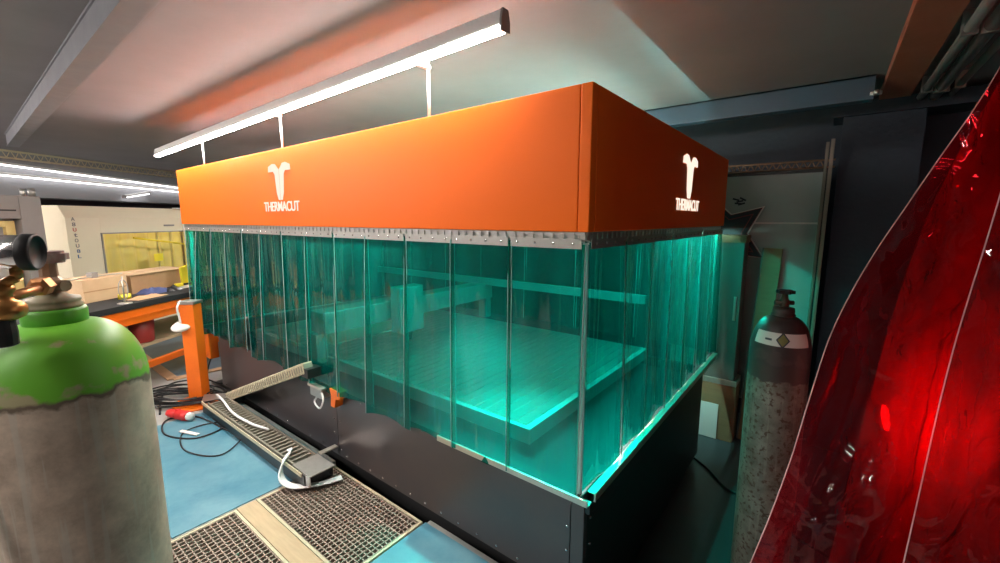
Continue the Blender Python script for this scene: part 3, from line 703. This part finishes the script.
# orange post with cables
po = empty('orange_post', (-3.64, -.20, 0), 'orange square steel post with a white round disc, left of the machine', 'post')
rot = Matrix.Translation((-3.64, -.20, 0)) @ Matrix.Rotation(math.radians(38), 4, 'Z')
MB().box(-.06, .06, -.052, .052, .012, .90, rot, ch=.006).build('post_column', M['orange_steel'], po)
MB().lathe([(.20, 0), (.20, .011), (.185, .013)], (-3.64, -.20, .0), n=40).build('base_plate', M['orange_steel'], po)
MB().lathe([(.0, -.03), (.05, -.028), (.075, -.01), (.08, .004), (.06, .02), (0, .026)], Vector((-3.66, -.27, .71)), (.25, -.3, 1), 28).build('round_disc', M['paper'], po)
MB().box(-.07, .07, -.06, .06, .90, .925, rot, ch=.004).build('post_cap', M['zinc'], po)
MB().tube(smooth_path([(-3.66, -.26, .93), (-3.62, -.30, .88), (-3.64, -.285, .78), (-3.65, -.28, .735)], 5), .008, 8).build('hanging_cord', M['cablewhite'], po)
ob = empty('orange_case', (-3.98, .02, .36), 'small orange case with black trim hung beside the orange post', 'case')
MB().box(-4.08, -3.88, -.02, .06, .30, .56, ch=.01).build('case_shell', M['orange_steel'], ob)
MB().box(-4.10, -3.86, -.03, .0, .56, .60, ch=.004).box(-3.86, -3.81, .0, .05, .55, .60, ch=.004).build('case_trim', M['black'], ob)
tag(MB().tube(smooth_path([(-3.97, .02, .30), (-3.96, -.02, .2), (-3.93, -.06, .08), (-3.85, -.1, .012), (-3.6, .0, .012)], 8), .007, 8).build('power_cable', M['cable']), 'black cable dropping from the orange case to the floor', 'cable')
def coil(cx, cy, rx, ry, n, seed, label, r=.007, m='cable'):
    rng = random.Random(seed); pts = []
    for k in range(n*14):
        a = 2*PI*k/14; f = 1 + .18*math.sin(k*.37+seed) ; X = rx*f*math.cos(a)*(1-.03*(k/14)); Y = ry*f*math.sin(a) + .05*math.sin(k*.23); pts.append((cx + X*.80 - Y*.6, cy + X*.6 + Y*.8, .010 + .008*(k/14) + .006*math.sin(k*1.3)))
    return tag(MB().tube(smooth_path(pts, 3), r, 6).build('cable_coil', M[m]), label, 'cable')
coil(-3.80, -.29, .40, .15, 9, 1, 'heap of coiled black cable around the orange post foot')
tag(MB().tube(smooth_path([(-3.55, -.10, .02), (-3.2, -.05, .015), (-2.95, -.22, .014), (-2.9, -.45, .014), (-3.15, -.58, .014), (-3.42, -.5, .014), (-3.3, -.33, .014), (-2.75, -.25, .014), (-2.55, -.18, .03)], 10), .006, 8).build('power_cable', M['cable']), 'black cable lying in a wide loop on the blue sheet', 'cable')
tag(MB().tube(smooth_path([(-3.0, -.10, .02), (-2.72, -.16, .03), (-2.5, -.42, .014), (-2.75, -.56, .014), (-3.05, -.5, .014), (-3.1, -.35, .014), (-3.0, -.2, .014), (-2.9, -.12, .02)], 10), .005, 8).build('power_cable', M['cable']), 'thin black cable looping towards the camera near the tray', 'cable')
tag(MB().tube(smooth_path([(-3.60, -.5, .012), (-3.9, -.42, .012), (-4.3, -.25, .02), (-4.2, .0, .02), (-3.95, .08, .012), (-3.9, .3, .012)], 10), .008, 8).build('power_cable', M['cable']), 'thick black cable arching behind the orange post', 'cable')
pl = empty('power_plug', (-3.42, -.40, .012), 'red industrial power plug lying on the floor by the orange post', 'plug')
a0 = Vector((-3.50, -.47, .045)); dd = Vector((.93, .36, 0)).normalized()
MB().lathe([(.014, 0), (.028, .01), (.034, .03), (.034, .10), (.028, .11)], a0, dd, 24).build('plug_body', M['red'], pl)
MB().lathe([(.030, .112), (.04, .114), (.04, .22), (.036, .228)], a0, dd, 24).build('plug_socket', M['red'], pl)
MB().lathe([(.030, .229), (.032, .232), (.030, .262), (0, .262)], a0, dd, 24).build('plug_ring', M['whiteplastic'], pl)
MB().box(.10, .13, -.012, .012, .03, .044, Matrix.Translation(a0) @ Matrix.Rotation(math.atan2(dd.y, dd.x), 4, 'Z'), ch=.003).build('plug_latch', M['red'], pl)
tag(MB().box(-.09, .09, -.014, .014, .014, .02, Matrix.Translation((-3.03, -.46, 0)) @ Matrix.Rotation(.35, 4, 'Z')).build('paper_slip', M['paper']), 'small white slip on the blue sheet by the cable loop', 'slip')

# cable tray with drag chain
ty = empty('cable_tray', (-2.5, -.16, 0), 'long dark steel cable tray with ladder chain on the floor along the base', 'cable tray')
tb = MB().box(-3.36, -1.68, -.265, -.255, .01, .10).box(-3.36, -1.68, -.09, -.08, .01, .075).box(-3.36, -1.68, -.255, -.09, .01, .018)
tb.build('tray_trough', M['black'], ty)
MB().prism([(-3.52, -.20), (-3.36, -.27), (-3.28, -.08), (-3.36, -.02)], lambda u, v, t: Vector((u, v, t)), .10, .105).build('end_gusset', M['zinc'], ty)
lc = MB()
for k in range(30):
    x = -3.28 + k*.049
    lc.box(x, x+.016, -.245, -.10, .085, .098); lc.box(x-.006, x+.04, -.25, -.238, .06, .11); lc.box(x-.006, x+.04, -.107, -.095, .06, .11)
lc.build('ladder_chain', M['chaindark'], ty)
MB().box(-1.83, -1.62, -.255, -.095, .105, .112).box(-1.83, -1.62, -.259, -.255, .04, .112).build('end_plate', M['zinc'], ty)
MB().box(-1.83, -1.79, -.09, .03, .115, .122).build('tray_strap', M['alu'], ty)
MB().box(-3.36, -1.70, -.272, -.266, .085, .11).build('tray_lip', M['chain'], ty)
cb = MB()
for k in range(6):
    o = k*.013
    cb.tube(smooth_path([(-2.02, -.17-o*.4, .116), (-1.97+o*.4, -.20-o*.3, .128), (-1.92+o*.5, -.275-o*.3, .11), (-1.87+o*.5, -.30-o*.6, .04+.003*k), (-1.77+o*.5, -.285-o*.6, .02+.002*k), (-1.67+o*.6, -.19-o*.4, .02+.002*k), (-1.62+o*.6, -.06-o*.2, .02)], 8), .0055, 7)
tag(cb.build('cable_bundle', M['cablewhite']), 'bundle of white cables looping out of the tray end', 'cable')
dc = MB(); pA = Vector((-3.34, -.06, .09)); pB = Vector((-1.95, -.06, .66)); dv = (pB-pA); Ln = dv.length; dv.normalize(); nn = Vector((-dv.z, 0, dv.x))
fmx = Matrix(((dv.x, 0, nn.x, pA.x), (dv.y, 1, nn.y, pA.y), (dv.z, 0, nn.z, pA.z), (0, 0, 0, 1)))
k = 0
while k*.036 < Ln-.02:
    x = k*.036; dc.box(x, x+.026, -.035, .035, -.036, .036, fmx, ch=.005); dc.box(x+.026, x+.036, -.028, .028, -.026, .026, fmx, mi=1); dc.box(x+.007, x+.019, -.0358, .0358, -.020, .020, fmx, mi=1); dc.box(x+.007, x+.019, -.022, .022, -.0368, .0368, fmx, mi=1); k += 1
dch = tag(dc.build('drag_chain', [M['chain'], M['chaindark']]), 'beige drag chain rising aslant in front of the machine base', 'cable chain')
MB().box(-3.36, -3.30, -.09, .038, .02, .11).build('chain_bracket', M['black'], dch)
MB().box(-1.99, -1.90, -.09, .038, .60, .66).build('chain_bracket', M['black'], dch)
tag(MB().tube(smooth_path([(-3.4, -.14, .112), (-3.2, -.16, .118), (-2.9, -.2, .118), (-2.6, -.19, .118), (-2.4, -.15, .118)], 6), .009, 8).build('power_cable', M['cablewhite']), 'grey white cable lying in the floor tray chain', 'cable')
# connector and orange hook under the curtain
cn = empty('connector_block', (-1.90, .0, .49), 'grey metal connector block under the curtain edge', 'connector')
MB().box(-2.0, -1.86, -.03, .038, .45, .51, ch=.006).build('connector_housing', M['zinc'], cn)
MB().box(-2.02, -1.84, -.036, .0, .512, .53, ch=.004).build('connector_lid', M['alu'], cn)
MB().tube(smooth_path([(-1.87, -.02, .50), (-1.80, -.05, .47), (-1.83, -.06, .41), (-1.93, -.04, .42), (-1.95, .0, .45)], 6), .006, 8).build('connector_lead', M['cablewhite'], cn)
tag(MB().prism([(-1.77, .55), (-1.66, .545), (-1.66, .50), (-1.705, .49), (-1.72, .43), (-1.765, .43), (-1.755, .50)], lambda u, v, t: Vector((u, t, v)), -.02, .038).build('orange_clip', M['orange_steel']), 'small orange clip on the base next to the connector block', 'clip')

# ------------------------------------------------------------------ work table and what lies on it
wt = empty('work_table', LP(-.3, -.35, 0), 'orange steel work table with a black top, behind the green shouldered cylinder', 'table', rz=LRZ)
def lm(s, t): return Matrix.Translation((s+.3, -t-.35, 0))   # local in the table's frame
def tbox(mb, s0, s1, t0, t1, z0, z1, ch=0.): return mb.box(s0+.3, s1+.3, -t1-.35, -t0-.35, z0, z1, ch=ch)
tbox(MB(), -1.6, 1.6, -.85, .05, .80, .855, .004).build('tabletop', M['blackmatte'], wt, world=False)
a = MB(); tbox(a, -1.55, 1.5, .0, .04, .66, .798, .004); tbox(a, -1.55, 1.5, .041, .047, .72, .735); tbox(a, -1.55, 1.5, -.82, -.78, .68, .798); a.build('table_apron', M['orange_steel'], wt, world=False)
for s0 in (-1.5, 1.42):
    for t0 in (-.8, -.03): tbox(MB(), s0, s0+.07, t0, t0+.07, 0, .66, .004).build('leg', M['orange_steel'], wt, world=False)
tbox(MB(), -1.45, 1.44, -.02, .03, .20, .26, .004).build('lower_rail', M['orange_steel'], wt, world=False)
tbox(MB(), -1.45, 1.44, -.78, -.02, .40, .43, .003).build('lower_shelf', M['wood'], wt, world=False)
def lathe_bucket(s, t, r, h, m, name, label, z=.43):
    p = LP(s, t, z); e = empty(name, p, label, 'bucket', 'buckets under the work table')
    MB().lathe([(r*.85, 0), (r*.9, .008), (r, h), (r*.95, h), (r*.84, .01), (0, .01)], p, n=32).build('bucket_wall', M[m], e)
    MB().lathe([(r*1.0, h-.02), (r*1.05, h-.016), (r*1.05, h), (r*.97, h)], p, n=32, cap=False).build('bucket_rim', M[m], e)
lathe_bucket(-.30, -.14, .10, .27, 'brownbin', 'bucket', 'brown red bucket on the shelf under the orange table, nearer the green cylinder')
lathe_bucket(-.05, -.13, .11, .25, 'redbin', 'bucket', 'dark red bucket on the shelf under the orange table, nearer the orange post')
# boxes and things on the table top (z .855)
ZTT = .855
def lbox(name, s, t, z, ls, lt, lz, m, label, cat, rz=0., ch=.003, group=None, extra=None):
    fm = LM(s, t, z) @ Matrix.Rotation(rz, 4, 'Z')
    e = empty(name, LP(s, t, z), label, cat, group)
    MB().box(-ls/2, ls/2, -lt/2, lt/2, 0, lz, fm, ch=ch).build('carton', M[m], e)
    if extra: extra(e, fm)
    return e
def tape(ls, lt, lz, m='cardlight'):
    def f(e, fm):
        MB().box(-ls/2-.001, ls/2+.001, -lt*.08, lt*.08, lz-.001, lz+.001, fm).box(-ls/2-.002, -ls/2, -lt*.08, lt*.08, lz*.7, lz, fm).box(ls/2, ls/2+.002, -lt*.08, lt*.08, lz*.7, lz, fm).build('packing_tape', M[m], e)
        MB().box(-ls/2, ls/2, lt/2, lt/2+.001, lz*.45, lz*.55, fm).box(-ls/2, ls/2, -lt/2-.001, -lt/2, lz*.45, lz*.5, fm).build('carton_stripe', M['card'], e)
    return f
lbox('cardboard_box', -.12, -.52, ZTT, .44, .30, .215, 'cardlight', 'pale cardboard carton on the table, right behind the handwheel', 'box', .05, extra=tape(.44, .30, .215, 'tanwood'))
def flaps(e, fm):
    MB().box(-.37, .37, -.155, .0, .20, .206, fm @ Matrix.Rotation(.04, 4, 'X')).box(-.37, .37, .0, .155, .203, .209, fm).build('box_flap', M['cardlight'], e)
lbox('cardboard_box', .52, -.56, ZTT, .72, .30, .20, 'card', 'long brown cardboard box on the table in front of the yellow booth window', 'box', .03, extra=flaps)
e = empty('yellow_bracket', LP(.80, -.36, ZTT), 'bright yellow leaning plate at the right end of the table', 'plate')
MB().box(-.06, .06, -.012, .012, 0, .24, LM(.80, -.36, ZTT) @ Matrix.Rotation(-.22, 4, 'Y') @ Matrix.Rotation(.15, 4, 'X'), ch=.004).build('plate', M['yellow'], e)
MB().box(-.08, .1, -.09, .03, 0, .03, LM(.84, -.36, ZTT), ch=.004).build('plate_foot', M['yellow'], e)
def rag(s, t, ls, lt, h, m, name, label, cat, seed):
    def pt(u, v):
        x = (u-.5)*ls; y = (v-.5)*lt; r = max(abs(u-.5), abs(v-.5))*2
        zz = h*(1-r**2)*(.6+.6*noise.noise(Vector((u*4, v*4, seed)))) + .003
        return LP(s + x*(1+.2*noise.noise(Vector((u*3, v*3, seed+5)))), t + y, ZTT + max(zz, .002))
    return tag(MB().grid(pt, 20, 14).build(name, M[m]), label, cat)
rag(.28, -.28, .26, .20, .085, 'bluerag', 'work_glove', 'crumpled dark blue glove on the table before the long brown box', 'glove', 2)
rag(.42, -.19, .16, .12, .07, 'black', 'work_glove', 'crumpled black glove beside the dark blue one on the table', 'glove', 5)
rag(.02, -.10, .34, .16, .035, 'tanwood', 'paper_wrap', 'crumpled tan paper on the table edge', 'paper', 9)
rag(.62, -.28, .34, .18, .022, 'paper', 'paper_sheet', 'rumpled white paper on the table under the small tool', 'paper', 13)
p = LP(-.05, -.26, ZTT); e = empty('tape_roll', p, 'small yellow roll lying on the table by the pale carton', 'tape roll')
MB().lathe([(.03, 0), (.05, 0), (.05, .045), (.03, .045), (.03, 0)], p, n=28, cap=False).build('roll', M['yellow'], e)
MB().lathe([(.026, 0), (.03, 0), (.03, .046), (.026, .046), (.026, 0)], p, n=28, cap=False).build('roll_core', M['card'], e)
fm = LM(.60, -.25, ZTT+.022) @ Matrix.Rotation(-.2, 4, 'Z'); e = empty('hand_tool', LP(.60, -.25, ZTT+.022), 'small yellow and black tool lying on white paper', 'tool')
MB().box(-.06, .02, -.02, .02, 0, .035, fm, ch=.006).build('tool_handle', M['yellow'], e)
MB().box(.02, .12, -.013, .013, .006, .028, fm, ch=.005).build('tool_head', M['black'], e)
fm = LM(.78, -.22, ZTT) @ Matrix.Rotation(.5, 4, 'Z'); e = empty('marker_pen', LP(.78, -.22, ZTT), 'black pen lying near the table corner', 'pen')
MB().cyl(fm @ Vector((-.07, 0, .012)), fm @ Vector((.03, 0, .012)), .011, n=12).build('pen_barrel', M['black'], e)
MB().cyl(fm @ Vector((.03, 0, .012)), fm @ Vector((.07, 0, .012)), .012, n=12).build('pen_cap', M['whiteplastic'], e)
e = empty('wire_holder', LP(-.28, -.02, ZTT), 'thin grey wire ring stand near the front edge of the table', 'stand')
MB().lathe([(.055, 0), (.055, .008), (.02, .012)], LP(-.28, -.02, ZTT), n=24).build('stand_foot', M['zinc'], e)
MB().tube([LP(-.28, -.02, ZTT+.01), LP(-.28, -.02, ZTT+.25)], .006, 8).build('stand_rod', M['zinc'], e)
MB().tube([LP(-.28 + .045*math.cos(a*PI/12), -.02, ZTT+.13 + .09*math.sin(a*PI/12)) for a in range(24)], .004, 6, closed=True).build('wire_ring', M['greyframe'], e)
e = empty('clamp_bar', LP(-.12, -.52, ZTT+.216), 'grey wire clamp bar lying on the pale carton', 'clamp')
MB().tube(smooth_path([LP(-.38, -.45, ZTT+.222), LP(-.2, -.43, ZTT+.228), LP(-.05, -.5, ZTT+.222), LP(.15, -.47, ZTT+.222)], 5), .006, 6).build('clamp_rod', M['zinc'], e)
MB().box(-.03, .03, -.03, .03, 0, .05, LM(-.15, -.46, ZTT+.216), ch=.006).build('clamp_jaw', M['greyframe'], e)

# ------------------------------------------------------------------ cream booth with yellow curtain window
bt = empty('blasting_booth', LP(2.2, -2.5, 0), 'cream coloured booth with a wide window onto yellow curtains', 'booth', rz=LRZ)
def bl(s0, s1, t0, t1, z0, z1): return (s0-2.2, s1-2.2, -t1-2.5, -t0-2.5, z0, z1)
f = MB(); B0, B1, BT = .92, 3.75, 1.785
W0, W1, WZ0, WZ1 = 1.33, 3.3, .75, 1.43
f.box(*bl(B0, W0, -2.0, -1.95, .0, 1.64), ch=.004); f.box(*bl(W1, B1, -2.0, -1.95, 0, 1.64), ch=.004); f.box(*bl(W0, W1, -2.0, -1.95, WZ1, 1.64)); f.box(*bl(W0, W1, -2.0, -1.95, 0, WZ0))
f.build('front_frame', M['cream'], bt, world=False)
f = MB()   # bevelled head
f.prism([(1.64, -1.95), (BT, -2.03), (BT, -2.31), (1.64, -2.31)], lambda z, t, s: Vector((s-2.2, -t-2.5, z)), B0, B1)
f.build('booth_head', M['cream'], bt, world=False)
MB().box(*bl(B0, B0+.03, -2.28, -2.0, 0, 1.64)).box(*bl(B1-.03, B1, -2.28, -2.0, 0, 1.64)).box(*bl(B0, B1, -2.31, -2.28, 0, 1.64)).build('booth_walls', M['cream'], bt, world=False)
MB().box(*bl(W0-.012, W1+.012, -1.952, -1.935, WZ1-.004, WZ1+.012)).box(*bl(W0-.012, W0+.004, -1.952, -1.935, WZ0, WZ1)).box(*bl(W0-.012, W1+.012, -1.952, -1.935, WZ0-.012, WZ0)).build('window_frame', M['greyframe'], bt, world=False)
for k in range(8):
    s0 = W0 + .02 + k*.245
    def pt(u, v, s0=s0, k=k): return Vector((s0+u*.25-2.2, 2.14-2.5+.02*math.sin(u*9+k)+.012*(k % 2), 1.6-v*1.0))
    MB().grid(pt, 12, 6).build('yellow_strip', M['yellowcurtain'] if k % 3 else M['yellowcurtain'], bt, world=False)
MB().box(*bl(1.33, W1, -2.12, -2.03, 1.58, 1.61)).build('booth_lamp', M['led2'], bt, world=False)
MB().box(*bl(2.28, 2.46, -1.95, -1.938, 1.515, 1.54), ch=.004).build('door_handle', M['greyframe'], bt, world=False)
MB().box(*bl(2.05, 2.2, -1.945, -1.94, 1.0, 1.11)).build('yellow_sign', M['yellow'], bt, world=False)
MB().tube([Vector((2.62-2.2, 1.93-2.5, 1.80)), Vector((2.62-2.2, 1.93-2.5, 1.22))], .006, 6).box(2.52-2.2, 2.72-2.2, 1.93-2.5, 2.0-2.5, 1.786, 1.80).build('hanging_cord', M['whiteplastic'], bt, world=False)
MB().cyl(Vector((1.75-2.2, 1.93-2.5, 1.36)), Vector((2.60-2.2, 1.93-2.5, 1.23)), .013, n=8).build('yellow_rod', M['yellow'], bt, world=False)
# vertical lettering on the left jamb, read from below upwards
LET = [('A', 'txtg'), ('8', 'txtg'), ('U', 'txt2'), ('t', 'txtg'), ('O', 'txtg'), ('U', 'txtg'), ('8', 'txt3'), ('L', 'txt3')]
for i, (ch, mm) in enumerate(LET):
    z = 1.60 - i*.066
    text_part('letter', ch, .040, .044, lambda u, v, t, z=z, i=i: LP(.985 + .022*i/8 + u, -1.949 + t, z + v), M[mm], bt, .003, .012)

# grey framed machine, far left
gm = empty('control_cabinet', LP(-.15, -1.75, 0), 'grey framed cabinet with yellow inner edging at the far left', 'cabinet', rz=LRZ)
def gl(s0, s1, t0, t1, z0, z1): return (s0+.15, s1+.15, -t1-1.75, -t0-1.75, z0, z1)
g = MB(); g.box(*gl(.22, .42, -1.95, -1.6, 0, 1.86), ch=.01); g.box(*gl(-.9, .22, -1.95, -1.6, 1.62, 1.86), ch=.01); g.box(*gl(-.9, -.75, -1.95, -1.6, 0, 1.62), ch=.01); g.box(*gl(-.75, .22, -1.95, -1.6, 0, .8)); g.build('cabinet_frame', M['greyframe'], gm, world=False)
MB().box(*gl(-.75, .22, -1.72, -1.70, .8, 1.62)).build('cabinet_door', M['greyglass'], gm, world=False)
MB().box(*gl(.12, .20, -1.70, -1.66, .8, 1.60), ch=.004).box(*gl(-.74, .12, -1.70, -1.66, 1.54, 1.60), ch=.004).build('yellow_edging', mat('pale_yellow', (.72, .56, .22), .5), gm, world=False)
MB().cyl(Vector((.28+.15, 1.62-1.75, 1.86)), Vector((.28+.15, 1.62-1.75, 1.93)), .022, n=12).cyl(Vector((.36+.15, 1.62-1.75, 1.86)), Vector((.36+.15, 1.62-1.75, 1.94)), .03, n=12).build('top_knob', M['zinc'], gm, world=False)
MB().box(*gl(.05, .18, -1.599, -1.592, 1.70, 1.715)).box(*gl(-.3, .0, -1.599, -1.592, 1.70, 1.712)).build('vent_slot', M['black'], gm, world=False)
for z, lab in ((1.735, 'upper pale wall rail on the dark wall behind the booth'), (1.485, 'lower pale wall rail on the dark wall behind the booth')):
    r = MB().box(.8, 4.5, -.05, -.03, -.012, .012, LM(0, -4.05, z))
    for s in (1, 2.5, 4): r.box(s-.02, s+.02, -.03, 0, -.01, .01, LM(0, -4.05, z))
    tag(r.build('wall_rail', M['zinc']), lab, 'rail', 'rails on the dark left wall')

# ------------------------------------------------------------------ behind the machine, right
bd = empty('display_board', (.20, 2.78, ZL), 'tall pale board with a thin white line, leaning at the back wall', 'board')
MB().box(-.45, .60, 2.76, 2.79, .05, 1.99, ch=.004).build('board_panel', M['board'], bd)
MB().box(-.45, .60, 2.756, 2.76, 1.592, 1.606).build('white_line', M['paper'], bd)
MB().box(-.47, .62, 2.75, 2.80, 1.99, 2.015).box(.60, .62, 2.75, 2.80, .05, 1.99).build('board_frame', M['black'], bd)
MB().box(-.45, -.37, 2.76, 2.84, ZL, .05).box(.5, .58, 2.76, 2.84, ZL, .05).build('board_foot', M['black'], bd)
tr = MB()
for z in (2.03, 2.085): tr.tube([(-.5, 2.82, z), (.66, 2.82, z)], .008, 6)
for k in range(22):
    x = -.5 + k*.052; tr.tube([(x, 2.82, 2.03), (x+.026, 2.82, 2.085)], .005, 5); tr.tube([(x+.026, 2.82, 2.085), (x+.052, 2.82, 2.03)], .005, 5)
for x in (-.4, .6): tr.tube([(x, 2.82, 2.03), (x, 3.2, 2.03)], .006, 5)
tag(tr.build('cable_ladder', M['brownboard']), 'dark openwork cable ladder on the back wall above the pale board', 'cable ladder')
# star shaped sign
SC = Vector((-.05, 0, 1.50)); sp = []
for k in range(10):
    a = math.radians(40 + 36*k); rr_ = .37 if k % 2 == 0 else .18
    sp.append((rr_*math.cos(a), rr_*math.sin(a)))
sg = empty('star_sign', (-.05, 2.72, 1.13), 'dark star shaped sign with pale and red outline before the pale board', 'sign')
def sfn(f, y0): return lambda u, v, t: Vector((SC.x+u*f, y0-t, SC.z+v*f))
MB().prism(sp, sfn(1, 2.745), -.012, .018).build('star_outline', M['paper'], sg)
MB().prism(sp, sfn(.955, 2.727), 0, .003).build('star_red_border', M['starred'], sg)
MB().prism(sp, sfn(.925, 2.724), 0, .004).build('star_field', M['starnavy'], sg)
MB().prism(sp, sfn(.74, 2.720), 0, .002).prism(sp, sfn(.70, 2.718), 0, .002, 1).build('star_inner_line', [M['starred'], M['starnavy']], sg)
bm_ = MB()
for a, b, c in ((-.03, .012, .3), (.0, -.004, -.2), (.022, .014, .5), (-.012, -.022, .1), (.014, -.026, -.3)):
    bm_.box(-.026, .026, -.002, .002, -.007, .007, Matrix.Translation((.045+a, 2.756, 1.785+b)) @ Matrix.Rotation(c, 4, 'Y'))
bm_.build('round_mark', M['starnavy'], bd)
# narrow cabinet beside the machine
nc = empty('side_cabinet', (.0, 2.62, ZL), 'narrow grey green cabinet with brown top behind the machine corner', 'cabinet')
MB().box(-.18, .145, 2.5, 2.72, ZL+.55, 1.44, ch=.004).build('cabinet_shell', M['greyboard'], nc)
MB().box(-.19, .155, 2.49, 2.73, 1.44, 1.50, ch=.004).build('cabinet_top', M['brownboard'], nc)
MB().box(.10, .12, 2.488, 2.5, .8, 1.0, ch=.003).build('cabinet_handle', M['zinc'], nc)
MB().box(-.18, .17, 2.5, 2.72, ZL+.5, ZL+.55, ch=.004).build('cabinet_shelf', M['alu'], nc)
MB().box(-.18, .17, 2.505, 2.72, ZL, ZL+.499, ch=.004).build('cabinet_base', M['brownboard'], nc)
tag(MB().box(-.14, .05, 2.49, 2.494, ZL+.005, .05, ch=.001).build('paper_sheet', M['paper']), 'white sheet leaning low against the brown cabinet base', 'paper')
e = empty('leaning_plank', (.25, 2.66, ZL), 'brown plank leaning beside the grey green cabinet', 'plank')
MB().box(0, .13, 0, .02, 0, 1.66, Matrix.Translation((.20, 2.60, ZL+.012)) @ Matrix.Rotation(-.07, 4, 'X') @ Matrix.Rotation(.035, 4, 'Y'), ch=.002).build('plank_board', M['brownboard'], e)
MB().box(-.012, .0, 0, .02, 0, 1.66, Matrix.Translation((.20, 2.60, ZL+.012)) @ Matrix.Rotation(-.07, 4, 'X') @ Matrix.Rotation(.035, 4, 'Y')).build('plank_edge', M['greyboard'], e)
for x, w, m, lab in ((.635, .024, 'dullalu', 'tall aluminium profile standing next to the navy pillar'), (.605, .02, 'dullbeige', 'slim beige profile standing next to the aluminium one by the pillar')):
    mb = MB().box(x-w/2, x+w/2, 2.68, 2.71, ZL, 2.22 if w > .022 else 2.20, ch=.003).box(x-w*.15, x+w*.15, 2.676, 2.68, ZL, 2.18)
    tag(mb.build('metal_profile', M[m]), lab, 'profile', 'profiles standing by the pillar')
tag(MB().tube(smooth_path([(-.03, 2.06, ZL+.01), (.1, 1.95, ZL+.01), (.25, 1.78, ZL+.01), (.4, 1.72, ZL+.01), (.7, 1.5, ZL+.01), (1.2, 1.3, ZL+.01)], 8), .009, 8).build('floor_cable', M['cable']), 'dark cable on the dark floor beside the rusty cylinder', 'cable')
sd = empty('ceiling_sensor', (.62, 2.86, 2.44), 'small pale sensor at the end of the blue ceiling beam', 'sensor')
MB().box(.80, .86, 2.33, 2.36, 2.42, 2.44, ch=.004).build('sensor_plate', M['whiteplastic'], sd)
MB().lathe([(.016, 0), (.016, .02), (.008, .03), (0, .03)], (.83, 2.33, 2.43), (0, -1, 0), 16).build('sensor_eye', M['zinc'], sd)

# ------------------------------------------------------------------ world, camera, view
w = bpy.data.worlds.new('World'); sc.world = w; w.use_nodes = True
w.node_tree.nodes['Background'].inputs[0].default_value = (.5, .5, .55, 1); w.node_tree.nodes['Background'].inputs[1].default_value = .0
cam = bpy.data.cameras.new('Camera'); co = bpy.data.objects.new('Camera', cam); C.objects.link(co); sc.camera = co
yaw, pitch, roll = .66071483, .14430774, .00204517
fw = Vector((-math.sin(yaw)*math.cos(pitch), math.cos(yaw)*math.cos(pitch), -math.sin(pitch)))
r0 = fw.cross(Vector((0, 0, 1))).normalized(); u0 = r0.cross(fw)
rt = r0*math.cos(roll) + u0*math.sin(roll); up = -r0*math.sin(roll) + u0*math.cos(roll)
co.matrix_world = Matrix(((rt.x, up.x, -fw.x, .68333), (rt.y, up.y, -fw.y, -1.39359), (rt.z, up.z, -fw.z, 1.62), (0, 0, 0, 1)))
cam.sensor_fit = 'HORIZONTAL'; cam.sensor_width = 36; cam.lens = 423.28/1000*36; cam.clip_start = .02; cam.clip_end = 100
sc.view_settings.view_transform = 'Standard'; sc.view_settings.look = 'None'; sc.view_settings.gamma = 1; sc.view_settings.use_curve_mapping = False
sc.view_settings.exposure = 0.85
cy = sc.cycles
cy.use_denoising = True
cy.max_bounces = 12; cy.diffuse_bounces = 6; cy.glossy_bounces = 4; cy.transmission_bounces = 4; cy.transparent_max_bounces = 32
cy.sample_clamp_indirect = 6
